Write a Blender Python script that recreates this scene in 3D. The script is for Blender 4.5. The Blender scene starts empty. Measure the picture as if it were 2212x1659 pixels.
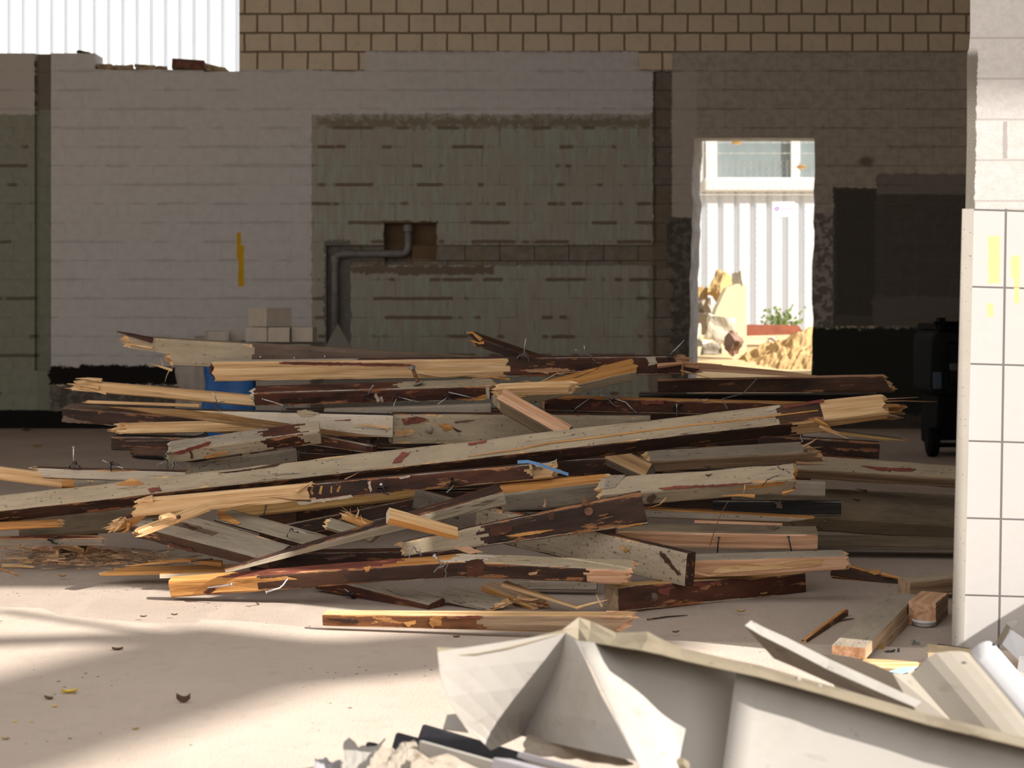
import bpy, bmesh, math, random
from mathutils import Vector, Matrix, noise as mnoise
S = bpy.context.scene
COL = S.collection
F = 3500.0          # focal length in pixels of the 2212 wide frame
CX, HY, CH = 1106.0, 650.0, 1.04   # image centre x, horizon row, eye height
K = 1.12            # depth factor used for the pile
R = random.Random(7)

def P(px, py, d):
    """point seen at pixel px,py at distance d along the view axis"""
    return Vector(((px - CX) * d / F, d, CH - (py - HY) * d / F))

def FL(px, py, z=0.0):
    """point of the floor (height z) seen at pixel px,py"""
    d = (CH - z) * F / (py - HY)
    return Vector(((px - CX) * d / F, d, z))

def link(o, parent=None):
    COL.objects.link(o)
    if parent is not None:
        o.parent = parent
        o.matrix_parent_inverse = parent.matrix_world.inverted()
    return o

def mesh_obj(name, verts, faces, mats, parent=None, mi=None, smooth=False, uv=None, mw=None):
    me = bpy.data.meshes.new(name)
    me.from_pydata([tuple(v) for v in verts], [], faces)
    if not isinstance(mats, (list, tuple)):
        mats = [mats]
    for m in mats:
        me.materials.append(m)
    if mi is not None:
        me.polygons.foreach_set('material_index', mi)
    if uv is not None:
        l = me.uv_layers.new(name='UVMap')
        flat = [c for f in uv for p in f for c in p]
        l.data.foreach_set('uv', flat)
    else:
        l = me.uv_layers.new(name='UVMap'); l.data.foreach_set('uv', [.5] * (2 * len(me.loops)))
    if smooth:
        me.polygons.foreach_set('use_smooth', [True] * len(me.polygons))
    bm = bmesh.new(); bm.from_mesh(me)
    bmesh.ops.recalc_face_normals(bm, faces=bm.faces)
    bm.to_mesh(me); bm.free()
    me.update()
    o = bpy.data.objects.new(name, me)
    if mw is not None:
        o.matrix_world = mw
    link(o, parent)
    return o

def tag(o, label, cat, group=None, kind=None):
    o['label'] = label; o['category'] = cat; o['kind'] = kind or 'thing'
    if group: o['group'] = group
    pass
    return o

def struct(o, label=None):
    o['kind'] = 'structure'
    if label: o['label'] = label
    return o

def empty(name, loc, label, cat, group=None, rot=None):
    o = bpy.data.objects.new(name, None); o.empty_display_size = .05
    o.location = loc
    if rot is not None: o.rotation_euler = rot
    COL.objects.link(o)
    bpy.context.view_layer.update()
    return tag(o, label, cat, group)

class MB:
    """collects boxes, tubes and quads for ONE mesh"""
    def __init__(s): s.v, s.f, s.m = [], [], []
    def add(s, verts, faces, m=0):
        b = len(s.v); s.v += [Vector(v) for v in verts]
        s.f += [tuple(b + i for i in f) for f in faces]; s.m += [m] * len(faces)
    def box(s, lo, hi, m=0, M=None):
        x0, y0, z0 = lo; x1, y1, z1 = hi
        v = [Vector(p) for p in ((x0,y0,z0),(x1,y0,z0),(x1,y1,z0),(x0,y1,z0),(x0,y0,z1),(x1,y0,z1),(x1,y1,z1),(x0,y1,z1))]
        if M is not None: v = [M @ p for p in v]
        s.add(v, [(0,3,2,1),(4,5,6,7),(0,1,5,4),(1,2,6,5),(2,3,7,6),(3,0,4,7)], m)
    def hexa(s, p, m=0):
        s.add(p, [(0,3,2,1),(4,5,6,7),(0,1,5,4),(1,2,6,5),(2,3,7,6),(3,0,4,7)], m)
    def tube(s, pts, r, n=8, m=0, caps=True):
        pts = [Vector(p) for p in pts]
        if not isinstance(r, (list, tuple)): r = [r] * len(pts)
        rings, up = [], None
        for i, p in enumerate(pts):
            t = (pts[min(i+1, len(pts)-1)] - pts[max(i-1, 0)]).normalized()
            if up is None: up = t.orthogonal().normalized()
            up = (up - t * up.dot(t)).normalized(); sd = t.cross(up)
            rings.append([p + (up * math.cos(2*math.pi*k/n) + sd * math.sin(2*math.pi*k/n)) * r[i] for k in range(n)])
        v = [q for g in rings for q in g]; f = []
        for i in range(len(pts)-1):
            for k in range(n):
                a, b = i*n+k, i*n+(k+1) % n
                f.append((a, b, b+n, a+n))
        if caps:
            f.append(tuple(range(n-1, -1, -1))); f.append(tuple((len(pts)-1)*n+k for k in range(n)))
        s.add(v, f, m)
    def build(s, name, mats, parent=None, smooth=False, mw=None):
        return mesh_obj(name, s.v, s.f, mats, parent, s.m, smooth, None, mw)

def bevel(o, w, seg=2):
    m = o.modifiers.new('bevel', 'BEVEL'); m.width = w; m.segments = seg; m.limit_method = 'ANGLE'
    return o
def solid(o, t, off=0.0):
    m = o.modifiers.new('solid', 'SOLIDIFY'); m.thickness = t; m.offset = off
    return o

# ------------------------------------------------------------------ node helper
class G:
    def __init__(s, name, rough=.8, spec=.3):
        s.mat = bpy.data.materials.new(name); s.mat.use_nodes = True
        s.nt = s.mat.node_tree; s.nt.nodes.clear()
        s.out = s.nt.nodes.new('ShaderNodeOutputMaterial')
        s.b = s.nt.nodes.new('ShaderNodeBsdfPrincipled')
        s.b.inputs['Roughness'].default_value = rough
        s.b.inputs['Specular IOR Level'].default_value = spec
        s.nt.links.new(s.b.outputs[0], s.out.inputs[0])
    def n(s, t): return s.nt.nodes.new(t)
    def put(s, sock, v):
        if hasattr(v, 'node'): s.nt.links.new(v, sock)
        elif v is not None:
            if isinstance(v, (tuple, list)) and len(v) == 3 and sock.type == 'RGBA': v = (*v, 1)
            sock.default_value = v
    def m(s, op, a, b=None, c=None, clamp=False):
        n = s.n('ShaderNodeMath'); n.operation = op; n.use_clamp = clamp
        for i, v in enumerate((a, b, c)):
            if v is not None: s.put(n.inputs[i], v)
        return n.outputs[0]
    def add(s, a, b): return s.m('ADD', a, b)
    def sub(s, a, b): return s.m('SUBTRACT', a, b)
    def mul(s, a, b): return s.m('MULTIPLY', a, b)
    def mn(s, a, b): return s.m('MINIMUM', a, b)
    def mx(s, a, b): return s.m('MAXIMUM', a, b)
    def step(s, v, e0, e1):
        n = s.n('ShaderNodeMapRange'); n.interpolation_type = 'SMOOTHSTEP'
        s.put(n.inputs[0], v); s.put(n.inputs[1], e0); s.put(n.inputs[2], e1)
        n.inputs[3].default_value = 0; n.inputs[4].default_value = 1
        return n.outputs[0]
    def mix(s, f, a, b, mode='MIX'):
        n = s.n('ShaderNodeMix'); n.data_type = 'RGBA'; n.blend_type = mode
        s.put(n.inputs[0], f); s.put(n.inputs[6], a); s.put(n.inputs[7], b)
        return n.outputs[2]
    def coord(s, which='Object'):
        return s.n('ShaderNodeTexCoord').outputs[which]
    def sep(s, v):
        n = s.n('ShaderNodeSeparateXYZ'); s.put(n.inputs[0], v); return n.outputs
    def comb(s, x, y, z=0.0):
        n = s.n('ShaderNodeCombineXYZ')
        for i, v in enumerate((x, y, z)): s.put(n.inputs[i], v)
        return n.outputs[0]
    def vm(s, op, a, b):
        n = s.n('ShaderNodeVectorMath'); n.operation = op
        s.put(n.inputs[0], a); s.put(n.inputs[1], b); return n.outputs[0]
    def noise(s, vec, scale=5, detail=3, rough=.55, dist=0.0):
        n = s.n('ShaderNodeTexNoise')
        if vec is not None: s.put(n.inputs['Vector'], vec)
        n.inputs['Scale'].default_value = scale; n.inputs['Detail'].default_value = detail
        n.inputs['Roughness'].default_value = rough; n.inputs['Distortion'].default_value = dist
        return n.outputs[0]
    def voro(s, vec, scale=5, feat='F1'):
        n = s.n('ShaderNodeTexVoronoi'); n.feature = feat
        if vec is not None: s.put(n.inputs['Vector'], vec)
        n.inputs['Scale'].default_value = scale; return n.outputs['Distance']
    def ramp(s, f, stops):
        n = s.n('ShaderNodeValToRGB'); s.put(n.inputs[0], f)
        e = n.color_ramp.elements
        while len(e) < len(stops): e.new(.5)
        for i, (p, c) in enumerate(stops):
            e[i].position = p; e[i].color = (*c, 1)
        return n.outputs[0]
    def rnd(s): return s.n('ShaderNodeObjectInfo').outputs['Random']
    def bump(s, h, strength=.4, dist=.01, prev=None):
        n = s.n('ShaderNodeBump'); n.inputs['Strength'].default_value = strength
        n.inputs['Distance'].default_value = dist; s.put(n.inputs['Height'], h)
        if prev is not None: s.put(n.inputs['Normal'], prev)
        s.nt.links.new(n.outputs[0], s.b.inputs['Normal']); return n.outputs[0]
    def col(s, c): s.put(s.b.inputs['Base Color'], c)
    def rough(s, r): s.put(s.b.inputs['Roughness'], r)
    def metal(s, v): s.b.inputs['Metallic'].default_value = v

def plain(name, c, rough=.7, metal=0.0, var=.12, scale=12, bump=.0, spec=.3):
    g = G(name, rough, spec); v = g.coord()
    n = g.noise(v, scale, 4, .6)
    lo = tuple(x * (1 - var) for x in c); hi = tuple(min(1, x * (1 + var)) for x in c)
    g.col(g.ramp(n, [(.3, lo), (.7, hi)])); g.metal(metal)
    if bump: g.bump(n, bump, .005)
    return g.mat

# ------------------------------------------------------------------ wood materials
PINE = [(.60, .36, .165), (.79, .54, .295)]
def wood(name, coat=None, coat2=None, chip=.0, edge=None, speck=0.0, rough=.65, raw=PINE, cut=.05, ridge=0.0, dirty=0.0):
    """timber: bare grain, under a coat that is chipped through; edge = paint left along the lower arris"""
    g = G(name, rough, .3)
    ob = g.coord('Object'); r = g.rnd()
    p = g.vm('ADD', ob, g.comb(g.mul(r, 37.0), g.mul(r, 19.0), g.mul(r, 11.0)))
    st = g.vm('MULTIPLY', p, (1.6, 42.0, 42.0))
    gr = g.noise(st, 1.0, 5, .6, .6)
    st2 = g.vm('MULTIPLY', p, (3.0, 150.0, 150.0))
    gf = g.noise(st2, 1.0, 3, .6)
    blot = g.noise(g.vm('MULTIPLY', p, (2.0, 7.0, 7.0)), 1.0, 3, .6)
    base = g.ramp(gr, [(.30, tuple(c * .62 for c in raw[0])), (.44, raw[0]), (.62, raw[1])])
    base = g.mix(g.step(gf, .60, .74), base, tuple(c * .45 for c in raw[0]))
    base = g.mix(g.mul(g.step(blot, .5, .7), .35), base, tuple(c * .6 for c in raw[0]))
    bare = base
    h = g.add(gr, g.mul(gf, .5))
    if coat is not None:
        coat2 = coat2 or tuple(c * .72 for c in coat)
        cn = g.noise(g.vm('MULTIPLY', p, (5.0, 14.0, 14.0)), 1.0, 5, .62)
        cc = g.ramp(cn, [(.32, coat2), (.62, coat)])
        fine = g.noise(g.vm('MULTIPLY', p, (14.0, 190.0, 190.0)), 1.0, 3, .6)
        cc = g.mix(g.mul(g.step(fine, .5, .75), .22), cc, tuple(c * .45 for c in coat2))
        if ridge:
            w = g.m('SINE', g.mul(g.sep(ob)[1], ridge)); cc = g.mix(g.mul(g.step(w, .2, .9), .35), cc, tuple(c * .5 for c in coat2))
        if speck:
            sp = g.noise(g.vm('MULTIPLY', p, (60.0, 90.0, 90.0)), 1.0, 2, .6)
            cc = g.mix(g.mul(g.step(sp, .68 - speck * .1, .72), .85), cc, (.035, .028, .022))
        uv = g.sep(g.coord('UV'))
        ed = g.mn(uv[1], g.sub(1.0, uv[1]))     # 0 at an arris, .5 mid face
        chn = g.noise(g.vm('MULTIPLY', p, (6.0, 34.0, 34.0)), 1.0, 5, .7)
        lim = g.sub(.76 - chip * .42, g.mul(g.step(ed, .20, .0), .05 + chip * .14))
        msk = g.step(g.sub(chn, lim), -.012, .012)
        if edge is not None:
            en = g.noise(g.vm('MULTIPLY', p, (7.0, 40.0, 40.0)), 1.0, 4, .7)
            em = g.step(g.sub(g.sub(uv[1], .80), g.mul(en, .25)), .0, .02)
            cc = g.mix(em, cc, edge)
            et = g.step(g.sub(g.sub(.13, uv[1]), g.mul(en, .20)), .0, .02)
            cc = g.mix(g.mul(et, .8), cc, edge)
        base = g.mix(msk, cc, bare)
        ck = g.noise(g.vm('MULTIPLY', p, (1.3, 26.0, 26.0)), 1.0, 3, .6, .8)
        base = g.mix(g.mul(g.step(g.m('ABSOLUTE', g.sub(ck, .5)), .0075, .003), g.mul(g.step(blot, .42, .56), .75)), base, (.03, .018, .012))
        h = g.add(g.mul(h, .35), g.mul(g.sub(1.0, msk), .5))
    if dirty:
        dn = g.noise(g.vm('MULTIPLY', p, (4.0, 9.0, 9.0)), 1.0, 4, .6)
        base = g.mix(g.mul(g.step(dn, .42, .65), dirty), base, (.07, .055, .042))
    g.col(base); g.bump(h, .55, .006)
    return g.mat

M = {}
M['raw'] = wood('bare_pine')
M['rawpink'] = wood('bare_pine_pink', raw=[(.52, .28, .15), (.70, .43, .28)])
M['ochre'] = wood('aged_pine', raw=[(.40, .23, .075), (.58, .36, .14)])
M['orange'] = wood('orange_pine', raw=[(.48, .22, .065), (.66, .34, .11)])
M['rawgrey'] = wood('dusty_pine', raw=[(.30, .20, .12), (.44, .31, .20)])
M['beige'] = wood('beige_paint', (.42, .34, .235), (.33, .265, .18), chip=.24, speck=.25)
M['beigespeck'] = wood('beige_paint_speckled', (.42, .345, .25), (.32, .26, .185), chip=.2, speck=1.0)
M['grey'] = wood('grey_beige_paint', (.33, .28, .215), (.25, .21, .165), chip=.18, speck=.2)
M['ridged'] = wood('ridged_grey_paint', (.34, .29, .21), (.26, .22, .16), chip=.10, ridge=900.0)
M['white'] = wood('pale_paint', (.56, .48, .38), (.46, .39, .30), chip=.26, speck=.1)
M['tan'] = wood('tan_paint', (.24, .18, .11), (.19, .14, .085), chip=.04)
M['dark'] = wood('dark_brown_stain', (.056, .026, .017), (.017, .009, .007), chip=.37, edge=(.36, .31, .25), raw=[(.22, .09, .04), (.34, .16, .07)])
M['red'] = wood('red_brown_stain', (.105, .036, .020), (.032, .013, .009), chip=.34, edge=(.40, .34, .28), raw=[(.27, .11, .045), (.42, .20, .09)])
M['brown'] = wood('brown_stain', (.085, .038, .020), (.034, .017, .011), chip=.30, raw=[(.25, .11, .05), (.38, .19, .09)])
M['rust'] = wood('worn_red_paint', (.24, .065, .045), (.11, .035, .022), chip=.34, raw=[(.38, .16, .07), (.54, .27, .13)])
M['weather'] = wood('weathered_brown', (.155, .105, .078), (.105, .068, .05), chip=.10, speck=.1)
M['auburn'] = wood('auburn_stain', (.21, .080, .028), (.085, .032, .015), chip=.30, raw=[(.45, .20, .07), (.62, .33, .13)])
M['black'] = wood('black_coat', (.014, .011, .010), (.008, .007, .007), chip=.05, edge=(.22, .2, .18), raw=[(.10, .06, .04), (.16, .1, .07)])
M['dirtboard'] = wood('dirty_board', (.22, .17, .11), (.15, .115, .075), chip=.05, dirty=.5)
M['mould'] = wood('mouldy_board', (.13, .10, .075), (.05, .04, .03), chip=.05, speck=.7)
M['steel'] = plain('zinc_nail', (.55, .55, .56), .38, .9, .1, 60)
M['clip'] = plain('dark_clip_metal', (.075, .08, .09), .4, .8, .4, 80)
M['clipgrey'] = plain('grey_clip_metal', (.30, .30, .30), .45, .7, .3, 80)
M['rusty'] = plain('rusty_bolt', (.20, .10, .06), .75, .4, .4, 70, .3)
import math
EXPO, SKY, SUN, SEL, ROOF0 = 0.0, 1.1, 9.5, math.radians(36), 6.0
SKYC = (1.0, .955, .915)
# ------------------------------------------------------------------ timber builder
NU, NV = 7, 7
TIM = {}
def zone(z, t):
    if isinstance(z, str): return z
    for e, m in z:
        if t <= e: return m
    return z[-1][1]

def timber(key, name, label, A, B, tU, tL, U='beige', L='dark', a=.10, e0=None, e1=None, tU2=None, tL2=None,
           mid=None, back=None, bot=None, cap='raw', cat='timber', group='broken timbers of the heap', wob=.002, k=K, px=0):
    """A,B = (px, py, depth) of the arris between the upper face U and the front face L; tU, tL = how tall each shows in pixels.
    e0/e1: broken ends (amp_px, su_px, sv_px, base_px): length noise and slopes across the section, cap material 'cap'."""
    rr = random.Random(sum(ord(c) * (i + 3) for i, c in enumerate(key)))
    PA = P(A[0], A[1], A[2] * k); PB = P(B[0], B[1], B[2] * k)
    cam = Vector((0, 0, CH)); X = (PB - PA).normalized(); Ln = (PB - PA).length
    V = ((PA + PB) / 2 - cam).normalized()
    Vp = (V - X * V.dot(X)).normalized(); Up = X.cross(Vp)
    sA, sB = A[2] * k / F, B[2] * k / F; sm = (sA + sB) / 2
    u2 = tU if tU2 is None else tU2
    l2 = (tL * sA / sB) if tL2 is None else tL2
    sin = max(-.9, min(.95, (tU + u2) / 2 * sm / a)); al = math.asin(sin); cs = math.cos(al)
    eU = Vp * cs + Up * sin; eZ = Up * cs - Vp * sin
    a0, a1 = (a, a)
    if tU2 is not None and abs(sin) > .12: a0, a1 = tU * sA / sin, u2 * sB / sin
    b0, b1 = tL * sA / cs, l2 * sB / cs
    mw = Matrix(((X.x, eU.x, eZ.x, PA.x), (X.y, eU.y, eZ.y, PA.y), (X.z, eU.z, eZ.z, PA.z), (0, 0, 0, 1)))
    ppm = 1 / sm      # pixels per metre
    bend = None
    if mid is not None:
        Pm = P(mid[0], mid[1], mid[2] * k); loc = mw.inverted() @ Pm
        bend = (max(.05, min(.95, loc.x / Ln)), loc.y, loc.z)
    seed = rr.random() * 100
    # end extents for each section grid vertex
    def ext(e, i, j):
        u, v = i / NU, j / NV
        if e is None: return 0.0
        amp, su, sv, base, vth, stp = (list(e) + [0] * 6)[:6]
        if v < vth: base += stp
        n = mnoise.noise(Vector((u * 5.3 + seed, v * 5.1, seed))) * .8 + (rr.random() ** 2 - .25) * .9
        return (base + su * (u - .5) + sv * (.5 - v) + amp * n) / ppm
    E0 = {(i, j): ext(e0, i, j) for i in range(NU+1) for j in range(NV+1)}
    E1 = {(i, j): ext(e1, i, j) for i in range(NU+1) for j in range(NV+1)}
    c0 = max(0.0, max(-v for v in E0.values())); c1 = Ln - max(0.0, max(-v for v in E1.values()))
    if c1 < c0 + .02:
        mcut = (c0 + c1) / 2; c0, c1 = mcut - .01, mcut + .01
    ring = [(i, 0) for i in range(NU)] + [(NU, j) for j in range(NV)] + [(i, NV) for i in range(NU, 0, -1)] + [(0, j) for j in range(NV, 0, -1)]
    nr = len(ring)
    xs = [c0 + (c1 - c0) * q / max(2, int((c1 - c0) / .06)) for q in range(max(2, int((c1 - c0) / .06)) + 1)]
    for z in (U, L):
        if not isinstance(z, str):
            for e, _ in z:
                x = e * Ln
                if c0 + .01 < x < c1 - .01:
                    q = min(range(len(xs)), key=lambda w: abs(xs[w] - x))
                    if q not in (0, len(xs) - 1): xs[q] = x
                    for w in (-.034, -.021, -.010, .011, .022, .036):
                        if c0 + .01 < x + w < c1 - .01: xs.append(x + w)
    xs = sorted(set(round(x, 5) for x in xs))
    def place(x, i, j):
        t = max(-.2, min(1.2, x / Ln)); u, v = i / NU, j / NV
        aa, bb = a0 + (a1 - a0) * t, b0 + (b1 - b0) * t
        y, z = u * aa, -v * bb
        corner = (i in (0, NU)) and (j in (0, NV))
        nz = mnoise.noise(Vector((x * 2.1, u * 2 + seed, v * 2)))
        n2 = mnoise.noise(Vector((x * 23.0, u * 9 + seed, v * 9 + 5)))
        if corner:
            q = .0025 + .006 * max(0, mnoise.noise(Vector((x * 9, seed + i, j))))
            q = min(q, aa * .2, bb * .2)
            y += q if i == 0 else -q; z += -q if j == 0 else q
        y += wob * nz + .0007 * n2; z += wob * mnoise.noise(Vector((x * 1.7 + 9, seed, v))) + .0007 * n2
        if bend:
            tm, by, bz = bend; w = t / tm if t < tm else (1 - t) / (1 - tm); w = max(w, -.3)
            y += by * w; z += bz * w
        return Vector((x, y, z))
    verts, faces, mi, uvs, mats = [], [], [], [], []
    def mid_(nm):
        if nm not in mats: mats.append(nm)
        return mats.index(nm)
    zb = back or (L if isinstance(L, str) else L[-1][1]); zbot = bot or (U if isinstance(U, str) else U[0][1])
    if bot is None and not isinstance(U, str): zbot = U[max(0, len(U) // 2 - 1)][1]
    stat = []   # list of rings (vertex ids)
    def addring(fn):
        ids = []
        for (i, j) in ring:
            verts.append(place(fn(i, j), i, j)); ids.append(len(verts) - 1)
        stat.append(ids)
    b0_, b1_ = any(E0.values()), any(E1.values())
    if b0_:
        addring(lambda i, j: -E0[i, j])
        addring(lambda i, j: -E0[i, j] * .45 + c0 * .55)
    for x in xs: addring(lambda i, j, x=x: x)
    if b1_:
        addring(lambda i, j: (Ln + E1[i, j]) * .45 + c1 * .55)
        addring(lambda i, j: Ln + E1[i, j])
    def side(q):
        i, j = ring[q]; i2, j2 = ring[(q + 1) % nr]
        if j == 0 and j2 == 0: return 'U'
        if i == NU and i2 == NU: return 'B'
        if j == NV and j2 == NV: return 'D'
        return 'L'
    for s in range(len(stat) - 1):
        for q in range(nr):
            q2 = (q + 1) % nr
            f = (stat[s][q], stat[s][q2], stat[s+1][q2], stat[s+1][q])
            xm = sum(verts[w].x for w in f) / 4; t = xm / Ln
            sd = side(q)
            t += (.055 * mnoise.noise(Vector((q * .83 + seed, 3.3, 1.7)))) / Ln if (0.0 < t < 1.0) else 0
            nm = zone(U, t) if sd == 'U' else zone(L, t) if sd == 'L' else zb if sd == 'B' else zbot
            faces.append(f); mi.append(mid_(nm))
            def uvof(w, qq):
                i, j = ring[qq % nr]
                return (verts[w].x, 1 - i / NU if sd in 'UD' else j / NV)
            def uvx(w, qq):
                i, j = ring[qq % nr]
                if sd == 'U': return (verts[w].x, 1 - i / NU)
                if sd == 'D': return (verts[w].x, i / NU)
                return (verts[w].x, j / NV)
            uvs.append([uvx(f[0], q), uvx(f[1], q + 1), uvx(f[2], q + 1), uvx(f[3], q)])
    def capgrid(E, st, sgn, nominal, isbrk, cm):
        idm = {ring[q]: st[q] for q in range(nr)}
        for i in range(1, NU):
            for j in range(1, NV):
                x = nominal + sgn * E[i, j]
                if isbrk: x += sgn * (rr.random() ** 3 * 18 - 3) / ppm
                verts.append(place(x, i, j)); idm[i, j] = len(verts) - 1
        for i in range(NU):
            for j in range(NV):
                faces.append((idm[i, j], idm[i+1, j], idm[i+1, j+1], idm[i, j+1])); mi.append(mid_(cm))
                uvs.append([(.5, .5)] * 4)
    cp = cap if isinstance(cap, (tuple, list)) else (cap, cap)
    capgrid(E0, stat[0], -1, 0.0, b0_, cp[0] if b0_ or isinstance(cap, (tuple, list)) else zb)
    capgrid(E1, stat[-1], 1, Ln, b1_, cp[1] if b1_ or isinstance(cap, (tuple, list)) else zb)
    o = mesh_obj(name, verts, faces, [M[m] for m in mats], None, mi, False, uvs, mw)
    tag(o, label, cat, group)
    bpy.context.view_layer.update()
    TIM[key] = dict(o=o, A=A, B=B, k=k, mw=mw, Ln=Ln, a=a, b0=b0, b1=b1, ppm=ppm, bend=bend)
    return o

def onT(key, px, py, lift=0.0):
    """3-D point on timber `key` near pixel px,py: depth interpolated along the timber"""
    T = TIM[key]; A, B = T['A'], T['B']
    t = (px - A[0]) / (B[0] - A[0]) if abs(B[0] - A[0]) > 1 else .5
    t = max(-.1, min(1.1, t))
    d = (A[2] + (B[2] - A[2]) * t) * T['k'] - lift
    return P(px, py, d)

def nail(key, pts, r=.0022, head=True, mat='steel', lift=.004, toward=.02, name='nail', label=None):
    """pts: pixels from where it sits in the wood to its head; it comes `toward` the viewer along its length"""
    n = len(pts); q = [onT(key, x, y, lift + toward * i / max(1, n - 1)) for i, (x, y) in enumerate(pts)]
    d0 = (q[0] - q[1]).normalized()
    q = [q[0] + d0 * .008] + q
    b = MB(); b.tube(q, r, 7)
    if head:
        d = (q[-1] - q[-2]).normalized(); b.tube([q[-1], q[-1] + d * .002], [r * 2.3, r * 2.0], 9)
    o = b.build(name, M[mat], TIM[key]['o'], True)
    if label: o['label'] = label
    return o

def clip(key, x, y, w=22, h=22, rot=0.0, mat='clip', lift=.01):
    """bent sheet-metal batten clip sitting on the timber"""
    s = onT(key, x, y).y / F; c = onT(key, x, y, lift)
    W, H = w * s, h * s
    prof = [(-.5, -.55), (-.42, -.1), (-.15, .12), (-.05, .5), (.12, .42), (.16, -.02), (.4, -.12), (.52, -.45)]
    ca, sa = math.cos(rot), math.sin(rot)
    v = []
    for dy in (-.012, .012):
        for (pu, pv) in prof:
            uu, vv = pu * W, pv * H
            v.append(c + Vector((uu * ca - vv * sa, dy + pu * .012, uu * sa + vv * ca)))
    m = len(prof)
    o = mesh_obj('clip', v, [(i, i+1, m+i+1, m+i) for i in range(m-1)], M[mat], TIM[key]['o'])
    solid(o, .0016); return o

def splinter(key, pts, w, mat='raw', lift=.0):
    """a torn fibre still hanging on the timber; pts in pixels (root to tip), w in pixels"""
    T = TIM[key]; q = [onT(key, x, y, lift + .004 * i) for i, (x, y) in enumerate(pts)]
    s = q[0].y / F; n = len(q)
    b = MB(); b.tube(q, [w * s * .5 * (1 - i / (n - 1) * .86) for i in range(n)], 5)
    return b.build('splinter', M[mat], T['o'])

def patch(key, face, pts, mat, name='chipped_patch', label=None, jag=.35):
    """a spot on face 'L' or 'U' of a timber where the coat has come off (or has stayed on); outline in pixels"""
    T_ = TIM[key]; mw = T_['mw']; o0 = mw.translation; X = mw.col[0].xyz; eU = mw.col[1].xyz; eZ = mw.col[2].xyz
    if T_['bend']:
        tm, by, bz = T_['bend']; t = (sum(p[0] for p in pts) / len(pts) - T_['A'][0]) / (T_['B'][0] - T_['A'][0]); w = t / tm if t < tm else (1 - t) / (1 - tm)
        o0 = o0 + eU * by * w + eZ * bz * w
    n = -eU if face == 'L' else eZ; cam = Vector((0, 0, CH)); out = []; rr = random.Random(int(pts[0][0] * 7 + pts[0][1]))
    m = len(pts)
    for i in range(m):
        (x0, y0), (x1, y1) = pts[i], pts[(i + 1) % m]; k = max(1, int(math.hypot(x1 - x0, y1 - y0) / 5))
        for j in range(k):
            t = j / k; out.append((x0 + (x1 - x0) * t + rr.uniform(-5, 5) * jag, y0 + (y1 - y0) * t + rr.uniform(-2.4, 2.4) * jag))
    v = []
    for x, y in out:
        d = P(x, y, 1.0) - cam; s = (o0 + n * .0022 - cam).dot(n) / d.dot(n); v.append(cam + d * s)
    c = sum(v, Vector()) / len(v); v.append(c); k = len(v) - 1
    o = mesh_obj(name, v, [(i, (i + 1) % k, k) for i in range(k)], M[mat], T_['o']); solid(o, .0016, 0)
    if label: o['label'] = label
    return o
# ------------------------------------------------------------------ camera, sun, sky
cam = bpy.data.cameras.new('camera'); co = bpy.data.objects.new('camera', cam); COL.objects.link(co)
co.location = (0, 0, CH); co.rotation_euler = (math.pi / 2, 0, 0)
cam.sensor_width = 36; cam.lens = 36 * F / 2212; cam.shift_y = -(829.5 - HY) / 2212
cam.clip_end = 200; cam.dof.use_dof = True; cam.dof.focus_distance = 6.1; cam.dof.aperture_fstop = 4.2
S.camera = co
S.view_settings.view_transform = 'Standard'; S.view_settings.look = 'None'
S.view_settings.gamma = 1; S.view_settings.use_curve_mapping = False; S.view_settings.exposure = EXPO
S.cycles.use_denoising = True; S.cycles.max_bounces = 8; S.cycles.diffuse_bounces = 6
w = bpy.data.worlds.new('sky'); S.world = w; w.use_nodes = True
bg = w.node_tree.nodes['Background']; bg.inputs[0].default_value = (*SKYC, 1); bg.inputs[1].default_value = SKY
SUNDIR = Vector((-.891 * math.cos(SEL), .454 * math.cos(SEL), -math.sin(SEL))).normalized()
sl = bpy.data.lights.new('sun', 'SUN'); sl.energy = SUN; sl.color = (1.0, .95, .88); sl.angle = .0095
so = bpy.data.objects.new('sun', sl); COL.objects.link(so)
so.rotation_euler = SUNDIR.to_track_quat('-Z', 'Y').to_euler(); so.location = (10, -6, 10)

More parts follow.
